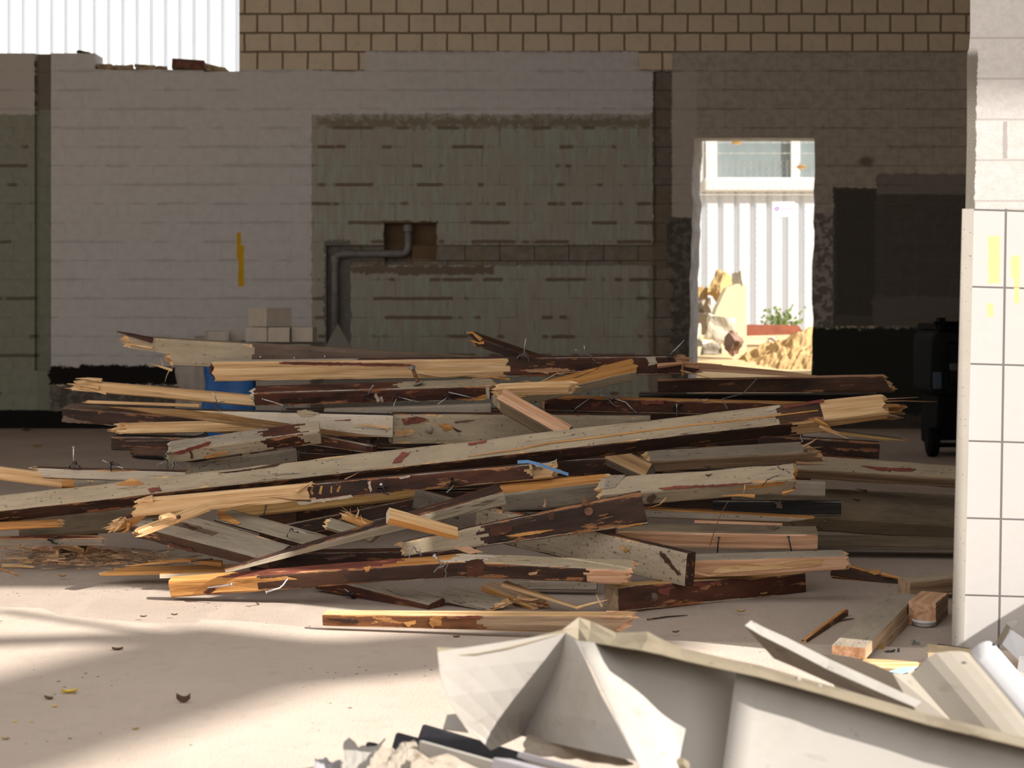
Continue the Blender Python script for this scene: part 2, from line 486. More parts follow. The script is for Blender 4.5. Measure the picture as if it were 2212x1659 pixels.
# ------------------------------------------------------------------ back wall
WD = 13.2; WS = WD / F
def wallmat():
    g = G('old_masonry', .9, .15)
    x, y, z = g.sep(g.coord('Object'))
    u0 = g.add(g.m('DIVIDE', x, WS), CX); v0 = g.sub(HY, g.m('DIVIDE', g.sub(z, CH), WS))
    pv = g.comb(u0, v0, 0)
    nz = g.noise(pv, .055, 4, .6); nz2 = g.noise(pv, .35, 3, .6); big = g.noise(pv, .008, 4, .6)
    rag = g.add(g.mul(g.sub(nz, .5), 34), g.mul(g.sub(nz2, .5), 16))
    u = g.add(u0, g.mul(g.sub(g.noise(pv, .02, 2), .5), 3.5)); v = g.add(v0, g.mul(g.sub(g.noise(g.comb(v0, u0, 9), .02, 2), .5), 3.5))
    def rect(a, b, c, d, k=.45, soft=1.2, src=None):
        uu, vv = src or (u, v)
        q = g.mn(g.mn(g.sub(uu, a), g.sub(c, uu)), g.mn(g.sub(vv, b), g.sub(d, vv)))
        return g.step(g.add(q, g.mul(rag, k)), -soft, soft)
    def bricks(wd, ht, mortar, off=.5, du=0.0, dv=0.0):
        n = g.n('ShaderNodeTexBrick'); n.offset = off; n.squash = 1
        g.put(n.inputs['Vector'], g.comb(g.add(u, du), g.sub(153.0 + dv + 41 * 100, v), 0))
        n.inputs['Scale'].default_value = 1; n.inputs['Mortar Size'].default_value = mortar
        n.inputs['Mortar Smooth'].default_value = .3; n.inputs['Brick Width'].default_value = wd; n.inputs['Row Height'].default_value = ht
        n.inputs['Color1'].default_value = (0, 0, 0, 1); n.inputs['Color2'].default_value = (1, 1, 1, 1); n.inputs['Mortar'].default_value = (.5, .5, .5, 1)
        return n.outputs['Fac'], n.outputs['Color']
    fb, cb = bricks(54.7, 41, 2.7, .5, -36)
    fw, cw = bricks(75, 41, 1.2, .5, 8)
    # dashes of open bed joints
    row = g.m('FLOOR', g.m('DIVIDE', g.sub(v, 132.5), 41)); fr = g.m('ABSOLUTE', g.sub(g.m('MODULO', g.add(g.sub(v, 132.5), 4100), 41), 20.5))
    dn = g.noise(g.comb(g.mul(u0, .0095), g.mul(row, 3.71), 0), 1.0, 2, .7)
    fine = g.add(fr, g.mul(g.sub(nz2, .5), 5))
    dash = g.mul(g.step(fine, 4.6, 2.6), g.step(dn, .515, .545))
    hair = g.mul(g.step(fine, 2.2, 1.0), g.step(dn, .44, .52))
    joint = g.mul(fw, g.step(g.noise(pv, .03, 2), .46, .56))
    # exposed bricks
    brick = g.mix(g.sep(cb)[0] if False else g.noise(pv, .02, 1), (.56, .47, .345), (.66, .56, .42))
    brick = g.mix(g.mul(g.step(nz, .5, .75), .3), brick, (.34, .275, .20))
    brick = g.mix(fb, brick, (.19, .145, .10))
    stone = g.mix(nz, (.10, .09, .075), (.36, .32, .26)); stone = g.mix(fw, stone, (.07, .06, .05))
    stone = g.mix(g.step(big, .45, .62), stone, g.mix(.5, stone, (.24, .17, .09)))
    white = g.mix(g.step(nz, .35, .8), (.575, .56, .55), (.51, .495, .48))
    white = g.mix(g.mul(joint, .10), white, (.25, .22, .19)); white = g.mix(g.mul(hair, .28), white, (.22, .19, .17))
    white = g.mix(g.step(nz2, .735, .77), white, (.16, .14, .12))
    green = g.mix(g.step(g.noise(g.comb(g.mul(u0, .09), g.mul(v0, .012), 3), 1.0, 4, .65), .38, .66), (.34, .315, .265), (.36, .395, .34))
    green = g.mix(g.mul(g.step(big, .42, .62), .5), green, (.36, .325, .27))
    green = g.mix(g.mul(joint, .45), green, (.13, .10, .08)); green = g.mix(g.mul(dash, .85), green, (.165, .115, .08)); green = g.mix(g.step(nz2, .70, .76), green, (.12, .09, .07))
    olive = g.mix(nz, (.20, .20, .15), (.31, .32, .26)); olive = g.mix(g.mul(dash, .8), olive, (.12, .09, .065)); olive = g.mix(g.mul(joint, .35), olive, (.12, .11, .08))
    dirty = g.mix(g.step(nz, .3, .75), (.46, .41, .345), (.35, .31, .255)); dirty = g.mix(g.mul(fw, .25), dirty, (.2, .17, .13)); dirty = g.mix(g.mul(hair, .4), dirty, (.14, .115, .09))
    darkg = g.mix(nz, (.085, .075, .065), (.14, .125, .105)); darkg = g.mix(g.mul(fw, .35), darkg, (.19, .165, .14))
    tar = g.mix(nz2, (.020, .021, .018), (.032, .033, .028))
    mott = g.mix(g.step(nz, .42, .64), (.10, .085, .07), (.19, .17, .15))
    c = brick
    c = g.mix(rect(-900, 115, 77, 250), c, g.mix(g.mul(hair, .4), (.48, .45, .41), (.3, .27, .24)))
    c = g.mix(rect(-900, 247, 110, 960), c, olive)
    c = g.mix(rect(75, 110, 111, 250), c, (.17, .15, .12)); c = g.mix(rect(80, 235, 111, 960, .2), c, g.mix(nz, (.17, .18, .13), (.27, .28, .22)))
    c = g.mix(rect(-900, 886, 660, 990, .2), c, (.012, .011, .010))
    c = g.mix(rect(110, 100, 1452, 250, .35), c, white); c = g.mix(rect(520, 60, 788, 153, .3), c, brick); c = g.mix(rect(517, -900, 2600, 111, .3), c, brick)
    c = g.mix(rect(110, 150, 674, 792, .25), c, white); c = g.mix(rect(1379, 105, 1459, 153, .3), c, brick)
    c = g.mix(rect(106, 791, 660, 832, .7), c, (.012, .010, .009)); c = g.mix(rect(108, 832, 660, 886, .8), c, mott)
    c = g.mix(rect(673, 247, 1412, 990, .5), c, green)
    c = g.mix(g.mul(rect(690, 255, 1405, 274, 1.6, 3), .8), c, (.20, .165, .115))
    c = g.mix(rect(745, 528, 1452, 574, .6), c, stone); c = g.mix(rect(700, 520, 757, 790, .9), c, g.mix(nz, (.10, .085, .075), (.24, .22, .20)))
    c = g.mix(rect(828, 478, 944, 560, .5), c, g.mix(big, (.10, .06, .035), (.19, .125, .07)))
    c = g.mix(rect(760, 574, 1065, 592, .8, 2), c, (.18, .14, .105))
    c = g.mix(rect(1410, 153, 1453, 780, .5), c, g.mix(.35, stone, (.09, .07, .055)))
    c = g.mix(rect(1452, 112, 2600, 640, .3), c, dirty)
    c = g.mix(g.mul(rect(1452, 155, 1505, 472, .3), .6), c, (.50, .45, .40))
    c = g.mix(rect(1440, 470, 1500, 990, .5), c, mott); c = g.mix(g.mul(rect(1400, 580, 1452, 990, .9), .8), c, stone)
    c = g.mix(rect(1752, 460, 1806, 710, .6), c, g.mix(g.step(nz, .45, .55), (.17, .15, .125), (.36, .33, .295)))
    c = g.mix(rect(1800, 405, 2600, 705, .4), c, darkg); c = g.mix(rect(1893, 375, 2600, 420, .3), c, g.mix(.4, darkg, dirty))
    c = g.mix(g.mul(rect(1805, 408, 1890, 680, .8, 5), .5), c, (.05, .045, .038)); c = g.mix(g.mul(rect(1885, 640, 2600, 712, .6), .75), c, (.17, .145, .13))
    c = g.mix(rect(1752, 708, 2600, 905, .8, 3), c, tar); c = g.mix(rect(1752, 895, 2600, 990, .9, 4), c, g.mix(nz, (.04, .036, .03), (.11, .085, .07)))
    c = g.mix(g.mul(g.step(g.m('SQRT', g.add(g.m('POWER', g.mul(g.sub(u, 1872), .6), 2.0), g.m('POWER', g.sub(v, 349), 2.0))), 15, 5), .7), c, (.09, .07, .05))
    # sprayed yellow stroke
    yl = g.mx(rect(511.5, 502, 521, 560, .12, 1.2, (u0, v0)), rect(514.5, 530, 527, 619, .12, 1.2, (u0, v0)))
    c = g.mix(yl, c, (.62, .36, .015))
    g.col(c)
    g.bump(g.add(g.mul(nz2, .35), g.sub(g.mul(nz, .5), g.add(g.mul(fw, .5), dash))), .5, .012)
    return g.mat
ub = [-700, -300, 0, 75, 110, 205, 260, 330, 440, 517, 600, 672, 705, 757, 830, 858, 890, 942, 1000, 1200, 1411, 1451, 1500, 1757, 1900, 2150, 2400, 3200]
vb = [-188, 0, 115, 150, 155, 200, 298, 330, 370, 415, 440, 482, 500, 530, 572, 600, 650, 690, 730, 765, 800, 860, 926]
rr = random.Random(3)
JL = {v: 1498 - (v - 298) * .022 + rr.uniform(-3, 3) for v in vb}; JR = {v: 1759 - (v - 298) * .011 + rr.uniform(-2.5, 2.5) for v in vb}
JL[298] = 1499; JR[298] = 1759
def corner(u, v):
    pu, pv = u, v
    if u == 1500 and v >= 298: pu = JL[v]
    if u == 1757 and v >= 298: pu = JR[v]
    if v == 150 and 205 <= u <= 440: pv = 150 + {205: -1, 260: 2, 330: 0, 440: 2}[u]
    if v == 155 and u == 517: pv = 154
    return pu, pv
def cell(u, v):
    if u < 517 and v < 115: return None
    if 205 < u < 517 and v < 150: return None
    if 440 < u < 517 and v < 155: return None
    if 1500 < u < 1757 and v > 298: return None
    if u > 2150 and v < 298: return None
    if 75 < u < 110 and 115 < v < 800: return .05
    if 830 < u < 942 and 482 < v < 530: return .12
    if 830 < u < 890 and 530 < v < 572: return .12
    if 705 < u < 757 and 530 < v < 765: return .06
    if 757 < u < 830 and 530 < v < 572: return .07
    if 890 < u < 1451 and 530 < v < 572: return .03
    if 1411 < u < 1451 and 155 < v < 765: return .025
    return 0.0
wb = MB(); TH = .26
def wp(u, v, off):
    pu, pv = corner(u, v)
    if off == TH and v >= 298 and u in (1500, 1757): pu += 26 if u == 1500 else 17      # skewed opening: only its left cheek shows
    return ((pu - CX) * WS, WD + off, CH - (pv - HY) * WS)
nu_, nv_ = len(ub) - 1, len(vb) - 1
cs = {(i, j): cell((ub[i] + ub[i+1]) / 2, (vb[j] + vb[j+1]) / 2) for i in range(nu_) for j in range(nv_)}
for (i, j), o in cs.items():
    if o is None: continue
    c4 = [(ub[i], vb[j]), (ub[i+1], vb[j]), (ub[i+1], vb[j+1]), (ub[i], vb[j+1])]
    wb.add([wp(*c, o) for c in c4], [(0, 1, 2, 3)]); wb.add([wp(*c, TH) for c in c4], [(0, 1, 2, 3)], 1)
    for (di, dj, a, b) in ((0, -1, 0, 1), (1, 0, 1, 2), (0, 1, 2, 3), (-1, 0, 3, 0)):
        nb = cs.get((i + di, j + dj), None)
        dep = TH if nb is None else nb
        if dep > o + 1e-5:
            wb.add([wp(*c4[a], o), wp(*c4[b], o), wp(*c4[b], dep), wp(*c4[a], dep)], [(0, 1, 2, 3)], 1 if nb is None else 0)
wallM = wallmat(); jamb = plain('daylit_jamb_plaster', (.50, .51, .54), .9, 0, .25, 9, .4)  # jamb made paler and bluish: daylight from outside put into its colour
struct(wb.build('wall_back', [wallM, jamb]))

# ------------------------------------------------------------------ side walls, roof, floor
plaster = plain('grey_plaster', (.42, .38, .33), .9, 0, .15, 3, .2)
b = MB(); b.box((-7.4, 7.2, 0), (-7.1, 13.2, 4.2)); struct(b.build('wall_left', plaster))
b = MB(); b.box((5.2, 4.99, 0), (5.45, 13.0, 4.2)); struct(b.build('wall_right', plaster))
b = MB(); b.box((-7.4, ROOF0, 4.2), (5.45, 13.5, 4.38)); struct(b.build('ceiling', plain('concrete_ceiling', (.33, .28, .23), .9, 0, .2, 2)))

def floormat(name, a, bcol, grain):
    g = G(name, .92, .15); p = g.coord('Object')
    n1 = g.noise(p, 1.3, 5, .6); n2 = g.noise(p, 14, 4, .65); n3 = g.noise(p, 120, 2, .6); sp = g.voro(p, 26)
    c = g.mix(g.step(n1, .3, .7), a, bcol); c = g.mix(g.mul(g.step(n2, .5, .75), .3), c, tuple(x * .72 for x in a))
    c = g.mix(g.mul(g.step(n3, .55, .75), grain), c, tuple(x * .6 for x in a))
    sw = g.noise(g.vm('MULTIPLY', p, (9.0, 1.2, 1.0)), 1.0, 3, .6)
    c = g.mix(g.mul(g.step(sw, .56, .66), .12), c, (.6, .5, .42))
    rs = g.noise(p, 3, 2); lim = g.mul(g.step(rs, .45, .75), .17)
    c = g.mix(g.mul(g.step(g.sub(sp, lim), .012, -.012), .9), c, (.07, .05, .04))
    g.col(c); g.bump(g.add(n3, g.mul(n2, .8)), .35, .006); return g.mat
fm = floormat('dusty_concrete', (.37, .30, .25), (.43, .355, .30), .35)
am = floormat('smooth_screed', (.45, .375, .315), (.50, .42, .355), .15)
b = MB(); n = 40
for i in range(n):
    for j in range(n):
        xa, xb = -9 + 18 * i / n, -9 + 18 * (i + 1) / n; ya, yb = -4 + 17.46 * j / n, -4 + 17.46 * (j + 1) / n
        b.add([(xa, ya, 0), (xb, ya, 0), (xb, yb, 0), (xa, yb, 0)], [(0, 1, 2, 3)])
floor = struct(b.build('floor', fm))
edge = [(-600, 1300), (0, 1311), (90, 1313), (130, 1329), (235, 1339), (330, 1346), (425, 1346), (440, 1338), (520, 1341), (690, 1357), (860, 1366), (1050, 1374), (1300, 1380), (1700, 1390), (2060, 1402), (2700, 1425)]
pts = [FL(x, y, .01) for x, y in edge]
v = [Vector((-9, -4, .01))] + [Vector((-9, pts[0].y, .01))] + pts + [Vector((9, pts[-1].y, .01)), Vector((9, -4, .01))]
m = len(v); v += [Vector((p.x, p.y, 0.0005)) for p in v]
struct(mesh_obj('floor_apron', v, [tuple(range(m))] + [(i, (i+1) % m, (i+1) % m + m, i + m) for i in range(m)], am))

# ------------------------------------------------------------------ tiled front pier
PD = 4.85; PS = PD / F; PB_ = 4.98
def piermat():
    g = G('tiled_pier', .35, .4)
    x, y, z = g.sep(g.coord('Object'))
    u = g.add(g.m('DIVIDE', x, PS), CX); v = g.sub(HY, g.m('DIVIDE', g.sub(z, CH), PS))
    pv = g.comb(u, v, 0); n1 = g.noise(pv, .05, 4, .65); n2 = g.noise(pv, .3, 3, .6)
    rag = g.add(g.mul(g.sub(n1, .5), 14), g.mul(g.sub(n2, .5), 5))
    def rect(a, bb, c, d, k=.6, soft=1.2):
        q = g.mn(g.mn(g.sub(u, a), g.sub(c, u)), g.mn(g.sub(v, bb), g.sub(d, v)))
        return g.step(g.add(q, g.mul(rag, k)), -soft, soft)
    ut = g.add(u, g.mul(g.sub(v, 455.0), .0162)); vt = g.sub(v, g.mul(g.sub(u, 2105.0), .03))
    ju = g.m('ABSOLUTE', g.sub(g.m('MODULO', g.add(g.sub(ut, 2172.5 - 83.5), 1670), 167), 83.5))
    jv = g.m('ABSOLUTE', g.sub(g.m('MODULO', g.add(g.sub(vt, 620 - 83.3), 1666), 166.6), 83.3))
    j = g.mx(g.step(ju, 3.0, 1.8), g.step(jv, 2.4, 1.4))
    tile = g.mix(n1, (.52, .50, .49), (.47, .45, .44)); tile = g.mix(g.mul(j, .95), tile, (.13, .12, .115))
    yel = g.mx(g.mx(rect(2134, 510, 2160, 612), rect(2183, 552, 2204, 600)), g.mx(rect(2190, 590, 2202, 655), rect(2131, 656, 2146, 684)))
    tile = g.mix(g.mul(yel, .9), tile, (.66, .52, .22))
    tile = g.mix(g.mul(g.step(g.noise(g.comb(g.mul(u, .02), g.mul(v, .12), 4), 1.0, 4, .7), .70, .74), rect(2140, 470, 2600, 720, 1.5, 10)), tile, (.2, .17, .13))
    wh = g.mix(g.step(n1, .3, .7), (.54, .52, .505), (.47, .45, .43)); wh = g.mix(g.step(n2, .69, .73), wh, (.25, .22, .19))
    jb = g.m('ABSOLUTE', g.sub(g.m('MODULO', g.add(g.sub(v, 170 - 44), 880), 88), 44))
    wh = g.mix(g.mul(g.step(g.add(jb, g.mul(rag, .25)), 3.2, 1.2), .45), wh, (.25, .22, .2))
    wh = g.mix(rect(2166, 262, 2176, 342, .4), wh, (.34, .31, .30))
    mort = g.mix(n2, (.085, .078, .065), (.19, .17, .14))
    edge_ = g.sub(2112.0, g.mul(g.sub(v, 110.0), .02))
    wh = g.mix(g.mul(g.step(g.add(g.sub(edge_, u), g.mul(rag, .8)), -1.5, 1.5), g.step(v, 100, 125)), wh, mort)
    g_ = g.step(g.sub(v, 452.0), -1, 1)
    c = g.mix(g_, wh, tile)
    g.col(c); g.rough(g.add(g.mul(g_, -.4), .85))
    g.bump(g.sub(g.mul(g.mul(n2, .4), g.sub(1.0, g.mul(g_, .9))), g.mul(g.mul(j, g_), .6)), .6, .006)
    return g.mat
def trimmat():
    g = G('worn_edge_strip', .6, .3); p = g.coord('Object'); n = g.noise(p, 9, 4); n2 = g.noise(p, 130, 2, .6)
    c = g.mix(n, (.34, .315, .28), (.42, .39, .35)); g.col(g.mix(g.step(n2, .67, .71), c, (.16, .14, .12))); return g.mat
fe = [(2097, -4000), (2096, 0), (2096, 70), (2093, 105), (2090, 112), (2089, 300), (2086, 449), (2084, 450), (2084, 452), (2076, 787), (2069, 1121), (2061, 1410)]
be = [(2095, -4000), (2093, 0), (2093, 70), (2090, 105), (2085, 112), (2083, 300), (2080, 449), (2079, 450), (2079, 452), (2071, 787), (2064, 1121), (2056, 1410)]
WFH = 6.6
def zof(py, d): return max(0.0, min(WFH, CH - (py - HY) * d / F))
b = MB()
fl = [Vector(((x - CX) * PD / F, PD, zof(y, PD))) for x, y in fe]
bl = [Vector(((x - 1 - CX) * PB_ / F, PB_, zof(y, PD))) for x, y in fe]
for p in fl[:7] + bl[:7]: pass
for i in range(len(fe) - 1):
    if fl[i].z - fl[i+1].z < 1e-6: continue
    f0, f1, b0, b1 = fl[i], fl[i+1], bl[i], bl[i+1]
    rf0, rf1 = Vector((7, PD, f0.z)), Vector((7, PD, f1.z)); rb0, rb1 = Vector((7, PB_, f0.z)), Vector((7, PB_, f1.z))
    b.add([f0, f1, rf1, rf0], [(0, 1, 2, 3)], 0); b.add([b0, rb0, rb1, b1], [(0, 1, 2, 3)], 2)
    b.add([f0, b0, b1, f1], [(0, 1, 2, 3)], 2)
b.add([fl[0], Vector((7, PD, WFH)), Vector((7, PB_, WFH)), bl[0]], [(0, 1, 2, 3)], 2)
tmat = trimmat(); struct(b.build('wall_front', [piermat(), tmat, plain('rough_mortar', (.30, .27, .22), .95, 0, .3, 60, .8)]))
b = MB(); q0 = PD - .008; tl = [P(2079, 451, q0), P(2104, 451, q0), P(2082, 1412, q0), P(2056, 1412, q0)]
b.add([p for p in tl] + [p + Vector((0, .0075, 0)) for p in tl], [(0, 1, 2, 3), (4, 7, 6, 5), (0, 4, 5, 1), (1, 5, 6, 2), (2, 6, 7, 3), (3, 7, 4, 0)]); struct(b.build('trim_6', tmat))

# ------------------------------------------------------------------ unseen blockers added overhead and beside, out of the frame, to shade the forecourt
def girder(name, a, bb, wd, ht):
    a, bb = Vector(a), Vector(bb); t = (bb - a).normalized(); s = t.cross(Vector((0, 0, 1))).normalized(); q = t.cross(s)
    b = MB(); M4 = Matrix(((t.x, s.x, q.x, a.x), (t.y, s.y, q.y, a.y), (t.z, s.z, q.z, a.z), (0, 0, 0, 1))); L = (bb - a).length
    b.box((0, -wd/2, -ht/2), (L, wd/2, -ht/2 + .04), 0, M4); b.box((0, -wd/2, ht/2 - .04), (L, wd/2, ht/2), 0, M4); b.box((0, -.02, -ht/2 + .04), (L, .02, ht/2 - .04), 0, M4)
    return struct(b.build(name, M['rusty']))
def shade(px, py, h):
    """the point at height h whose shadow falls on the floor seen at px,py"""
    p = FL(px, py); return p - SUNDIR * (h / -SUNDIR.z)
girder('shade_bar_1', shade(-450, 1700, 9.5), shade(640, 1385, 9.5), .36, .36)  # unseen bars added overhead to cast the shadow bands on the floor
girder('shade_bar_2', shade(440, 1462, 8.0), shade(1350, 1372, 8.0), .26, .26)
girder('shade_bar_3', shade(0, 1326, 6.0), shade(430, 1392, 6.6), .05, .05)  # added thin bar, there only for its narrow shadow line
b = MB(); b.box((2.12, 4.10, 0), (2.40, 4.30, 7.8)); struct(b.build('shade_pillar', plaster))  # unseen pillar added to set the edge of the shadow over the heap
_q = Vector((1.2, PD, 1.80)) - SUNDIR * 8.5
b = MB(); b.box((_q.x - 1.0, _q.y - .1, _q.z), (_q.x + 3.5, _q.y + .1, _q.z + 1.2)); struct(b.build('shade_beam', plaster))  # unseen beam added to shade the top of the pier
girder('shade_bar_4', shade(-200, 1398, 7.0), shade(430, 1378, 7.5), .09, .09)  # second thin bar added for a narrow shadow line

_a, _b, _c = [Vector(p) - SUNDIR * .8 for p in ((1.32, 4.85, .0), (1.60, 4.85, .17), (2.0, 4.85, .40))]  # unseen panel added to cast the diagonal shadow at the pier's foot
_t = [_a, _b, _c]; _v = [Vector((p.x, p.y, 0)) for p in _t] + _t; _v += [p + Vector((.02, .04, 0)) for p in _v]
tag(mesh_obj('shade_panel', _v, [(0, 1, 4, 3), (1, 2, 5, 4), (6, 9, 10, 7), (7, 10, 11, 8), (3, 4, 10, 9), (4, 5, 11, 10), (0, 3, 9, 6), (2, 8, 11, 5), (0, 6, 7, 1), (1, 7, 8, 2)], plaster), 'slanting unseen panel added right of the tiled pier to cast a low shadow', 'panel')
# ------------------------------------------------------------------ the heap of broken timbers (back to front)
T = timber
# --- top and rear layer
T('T60', 'broken_beam', 'dark stubby beam end tilting up at the top middle of the heap, tip splintered', (1024, 727, 7.08), (1186, 783, 7.0), 12, 20, U='brown', L='dark', a=.09, e0=(14, 10, 20, 0), cap='orange', bot='black')
T('T1', 'broken_beam', 'uppermost beam at left, cream painted end then bare grey-brown, notched broken tip', (292, 727, 6.85), (1040, 772, 6.98), 3, 60, U='tan', L=[(.335, 'beige'), (1, 'weather')], a=.11, e0=(8, 12, 22, -68, .46, 80), tL2=44, cap='raw')
T('T2', 'split_beam', 'long top beam split open to pale wood, dark red at its right end', (462, 781, 6.75), (1475, 769, 6.8), 4, 44, U=[(.3, 'white'), (1, 'red')], L=[(.625, 'raw'), (1, 'red')], a=.10, e0=(8, 0, 6, 0), e1=(30, 20, -40, 10), tL2=40, bot='tan', cap=('red', 'rawpink'))
T('T2b', 'wood_shard', 'wide flaky pink shard in front of the doorway foot', (1440, 793, 6.95), (1728, 809, 6.85), 17, 6, U='rawpink', L='rawpink', a=.12, e0=(20, 20, 0, 0), e1=(25, -60, 0, 0), tU2=5)
T('T3', 'broken_beam', 'dark brown beam reaching furthest right along the top of the heap', (1420, 822, 7.05), (1912, 812, 6.85), 4, 27, U='rawpink', L='brown', a=.10, e1=(5, 0, -22, 4), tL2=36)
T('T4b', 'broken_beam', 'near-black beam put in for the shadow under the top right beam', (1380, 852, 7.15), (1895, 850, 7.05), 3, 24, U='black', L='black', a=.09)  # black beam stands in for the shadow under the beam above
T('T6', 'nailed_beam', 'dark red-brown beam studded with metal clips and a tall bolt', (548, 848, 6.35), (1064, 833, 6.4), 17, 31, U=[(.60, 'red'), (1, 'beige')], L='red', a=.10, e0=(4, 0, 0, 0), e1=(9, 0, 0, 0), cap=('white', 'raw'))
T('T5', 'splintered_beam', 'grey painted beam with shredded orange top rising to the right above the middle', (1085, 866, 6.2), (1382, 799, 6.5), 22, 22, U='orange', L='beige', a=.10, e1=(10, 26, 10, 0), tU2=30)
T('T5b', 'wood_stub', 'short torn pale stub pointing right over the middle of the heap', (1078, 838, 6.07), (1232, 832, 6.05), 11, 20, U='raw', L='raw', a=.045, e0=(14, 0, 0, 0), e1=(10, 6, 0, 0))
T('T4', 'nailed_beam', 'red-brown clipped beam with thin pale top, behind the long cream beam at right', (1177, 858, 6.5), (1925, 876, 6.62), 5, 29, U='orange', L=[(.8, 'red'), (1, 'orange')], a=.09, e1=(42, 20, 10, 10), tL2=32)
T('T7', 'split_plank', 'pink split plank slanting down right across the middle, top edge torn', (1074, 862, 5.95), (1215, 941, 5.82), 30, 24, U='rawpink', L='tan', a=.07, e0=(6, 14, 8, 0), bot='tan')
T('T10', 'torn_plank', 'bare yellow plank with two pointed teeth at the upper left', (168, 822, 6.75), (548, 855, 6.6), 3, 23, U='raw', L=[(1, 'raw')], a=.08, e0=(26, 30, -34, 2), cap='raw', bot='ochre')
T('T11', 'wood_sliver', 'thin pale sliver lying along the dark beam at far left', (190, 866, 6.52), (430, 874, 6.45), 2, 6, U='raw', L='raw', a=.03, e0=(10, 0, 0, 0))
T('T12', 'dark_beam', 'dark beam with whitish rounded end jutting furthest left', (134, 881, 6.55), (800, 928, 6.3), 13, 32, U=[(.14, 'weather'), (1, 'brown')], L='dark', a=.11, cap=('weather', 'dark'))
T('T9', 'split_beam', 'pale painted beam tapering to a yellow torn point at left, two nails on top', (333, 884, 5.92), (849, 896, 5.95), 4, 50, U='black', L='white', a=.09, e0=(10, 210, 400, -190), cap=('raw', 'white'))
T('T8', 'painted_block', 'grey-beige block with chipped patches and a round plug at the heap centre', (851, 894, 6.02), (1405, 897, 6.3), 5, 66, U='dark', L='beige', a=.09, cap='beige')
T('T13', 'torn_plank', 'jagged yellow torn plank between the two dark beam ends at left', (252, 920, 6.24), (575, 913, 6.16), 7, 19, U='raw', L='raw', a=.07, e0=(16, 40, -20, 0))
T('T14', 'dark_beam', 'near-black beam end with rounded corner under the jagged yellow plank', (240, 943, 6.2), (760, 953, 6.1), 6, 30, U='black', L='dark', a=.10, cap='dark')
T('T15', 'notched_board', 'small brown board with a notched end below the near-black beam end', (287, 964, 6.12), (520, 978, 6.08), -9, 19, U='brown', L='brown', a=.06, e0=(12, 0, 10, 0), bot='black', cap='brown')
T('T16', 'painted_stub', 'olive-beige stub with cracked face and dark red band left of centre', (366, 975, 5.76), (690, 931, 5.8), 24, 29, U=[(.62, 'grey'), (.87, 'red'), (1, 'beige')], L=[(.62, 'beige'), (.87, 'red'), (1, 'beige')], a=.085, e0=(5, 0, 0, 0), cap='beige')
T('T17', 'painted_board', 'smooth grey board under the olive-beige cracked stub', (415, 1003, 5.82), (640, 968, 6.0), 3, 32, U='grey', L='grey', a=.06, cap='grey')
T('T18', 'brown_stub', 'short red-brown stub with a frayed left tip behind the long cream beam', (676, 938, 6.02), (806, 964, 5.94), 3, 24, U='white', L='red', a=.05, e0=(16, 0, -10, 0), tL2=16)
T('T26', 'torn_plank', 'yellow plank entering from the left frame edge, brown cut end', (-60, 1002, 6.1), (136, 1026, 5.95), 3, 28, U='raw', L='raw', a=.08, cap=('raw', 'orange'))
T('T26b', 'wood_block', 'small orange-brown wood block against the yellow plank at far left', (134, 1031, 5.9), (164, 1032, 5.9), 2, 22, U='orange', L='orange', a=.05, cap='beige')
T('T27', 'painted_batten', 'thin cream batten at left with two clipped nails standing on it', (86, 1010, 5.72), (400, 1019, 5.66), 4, 24, U='brown', L='white', a=.05, e0=(14, 0, 24, 0), cap='raw')
T('T27b', 'painted_board', 'grey board edge just above the long cream beam at left', (160, 1038, 5.86), (560, 1028, 5.9), 3, 40, U='grey', L='grey', a=.04, cap='grey')
T('T64', 'dark_beam', 'dark red beam in the hollow under the long cream beam, right of the blue strap', (1190, 994, 5.95), (1430, 985, 6.0), 4, 40, U='dark', L='dark', a=.09)
T('T6u', 'painted_batten', 'grey batten under the clip-studded red-brown beam', (700, 884, 6.24), (1060, 873, 6.28), 3, 22, U='grey', L='grey', a=.08)
# --- buried in the heap: what the upper layers rest on
for i, (lb, y) in enumerate((('lowest', 1061), ('second lowest', 1017), ('middle', 972), ('second highest', 928), ('highest', 884))):
    T('S%d' % i, 'buried_beam', lb + ' of five dark beams stacked out of sight at the back of the heap', (560 + i * 14, y, 7.11), (1760 - i * 9, y, 7.13), 4, 42, U='brown', L='dark', a=.10)
def buried(x0, x1, d, th, z, lb):
    q = d / F; b = MB(); b.box(((x0 - CX) * q, d, .001), ((x1 - CX) * q, d + th, z)); tag(b.build('buried_block', M['brown']), lb, 'block', 'hidden props inside the heap')
buried(640, 760, 7.10, .10, .41, 'upright block hidden in the heap under the dark beam that juts furthest left'); buried(560, 640, 6.88, .07, .375, 'upright block hidden in the heap under the near-black beam end')
buried(1645, 1715, 7.32, .09, .33, 'upright block hidden in the heap under the low dark red beam at right'); buried(1250, 1330, 6.69, .08, .285, 'upright block hidden in the heap under the dark red beam in the hollow'); buried(118, 200, 6.60, .09, .262, 'upright block hidden behind the long beam under the small orange-brown block')
# --- the long diagonal beam
T('M', 'long_beam', 'very long cream-topped dark beam crossing the whole heap, torn pale right end', (-90, 1114, 5.5), (1915, 892, 5.62), 35, 27, U=[(.886, 'beige'), (.937, 'brown'), (1, 'raw')], L=[(.897, 'dark'), (1, 'raw')], a=.088, e1=(12, 0, 0, -130, .5, 130), tU2=46, tL2=28, cap=('dark', 'raw'))
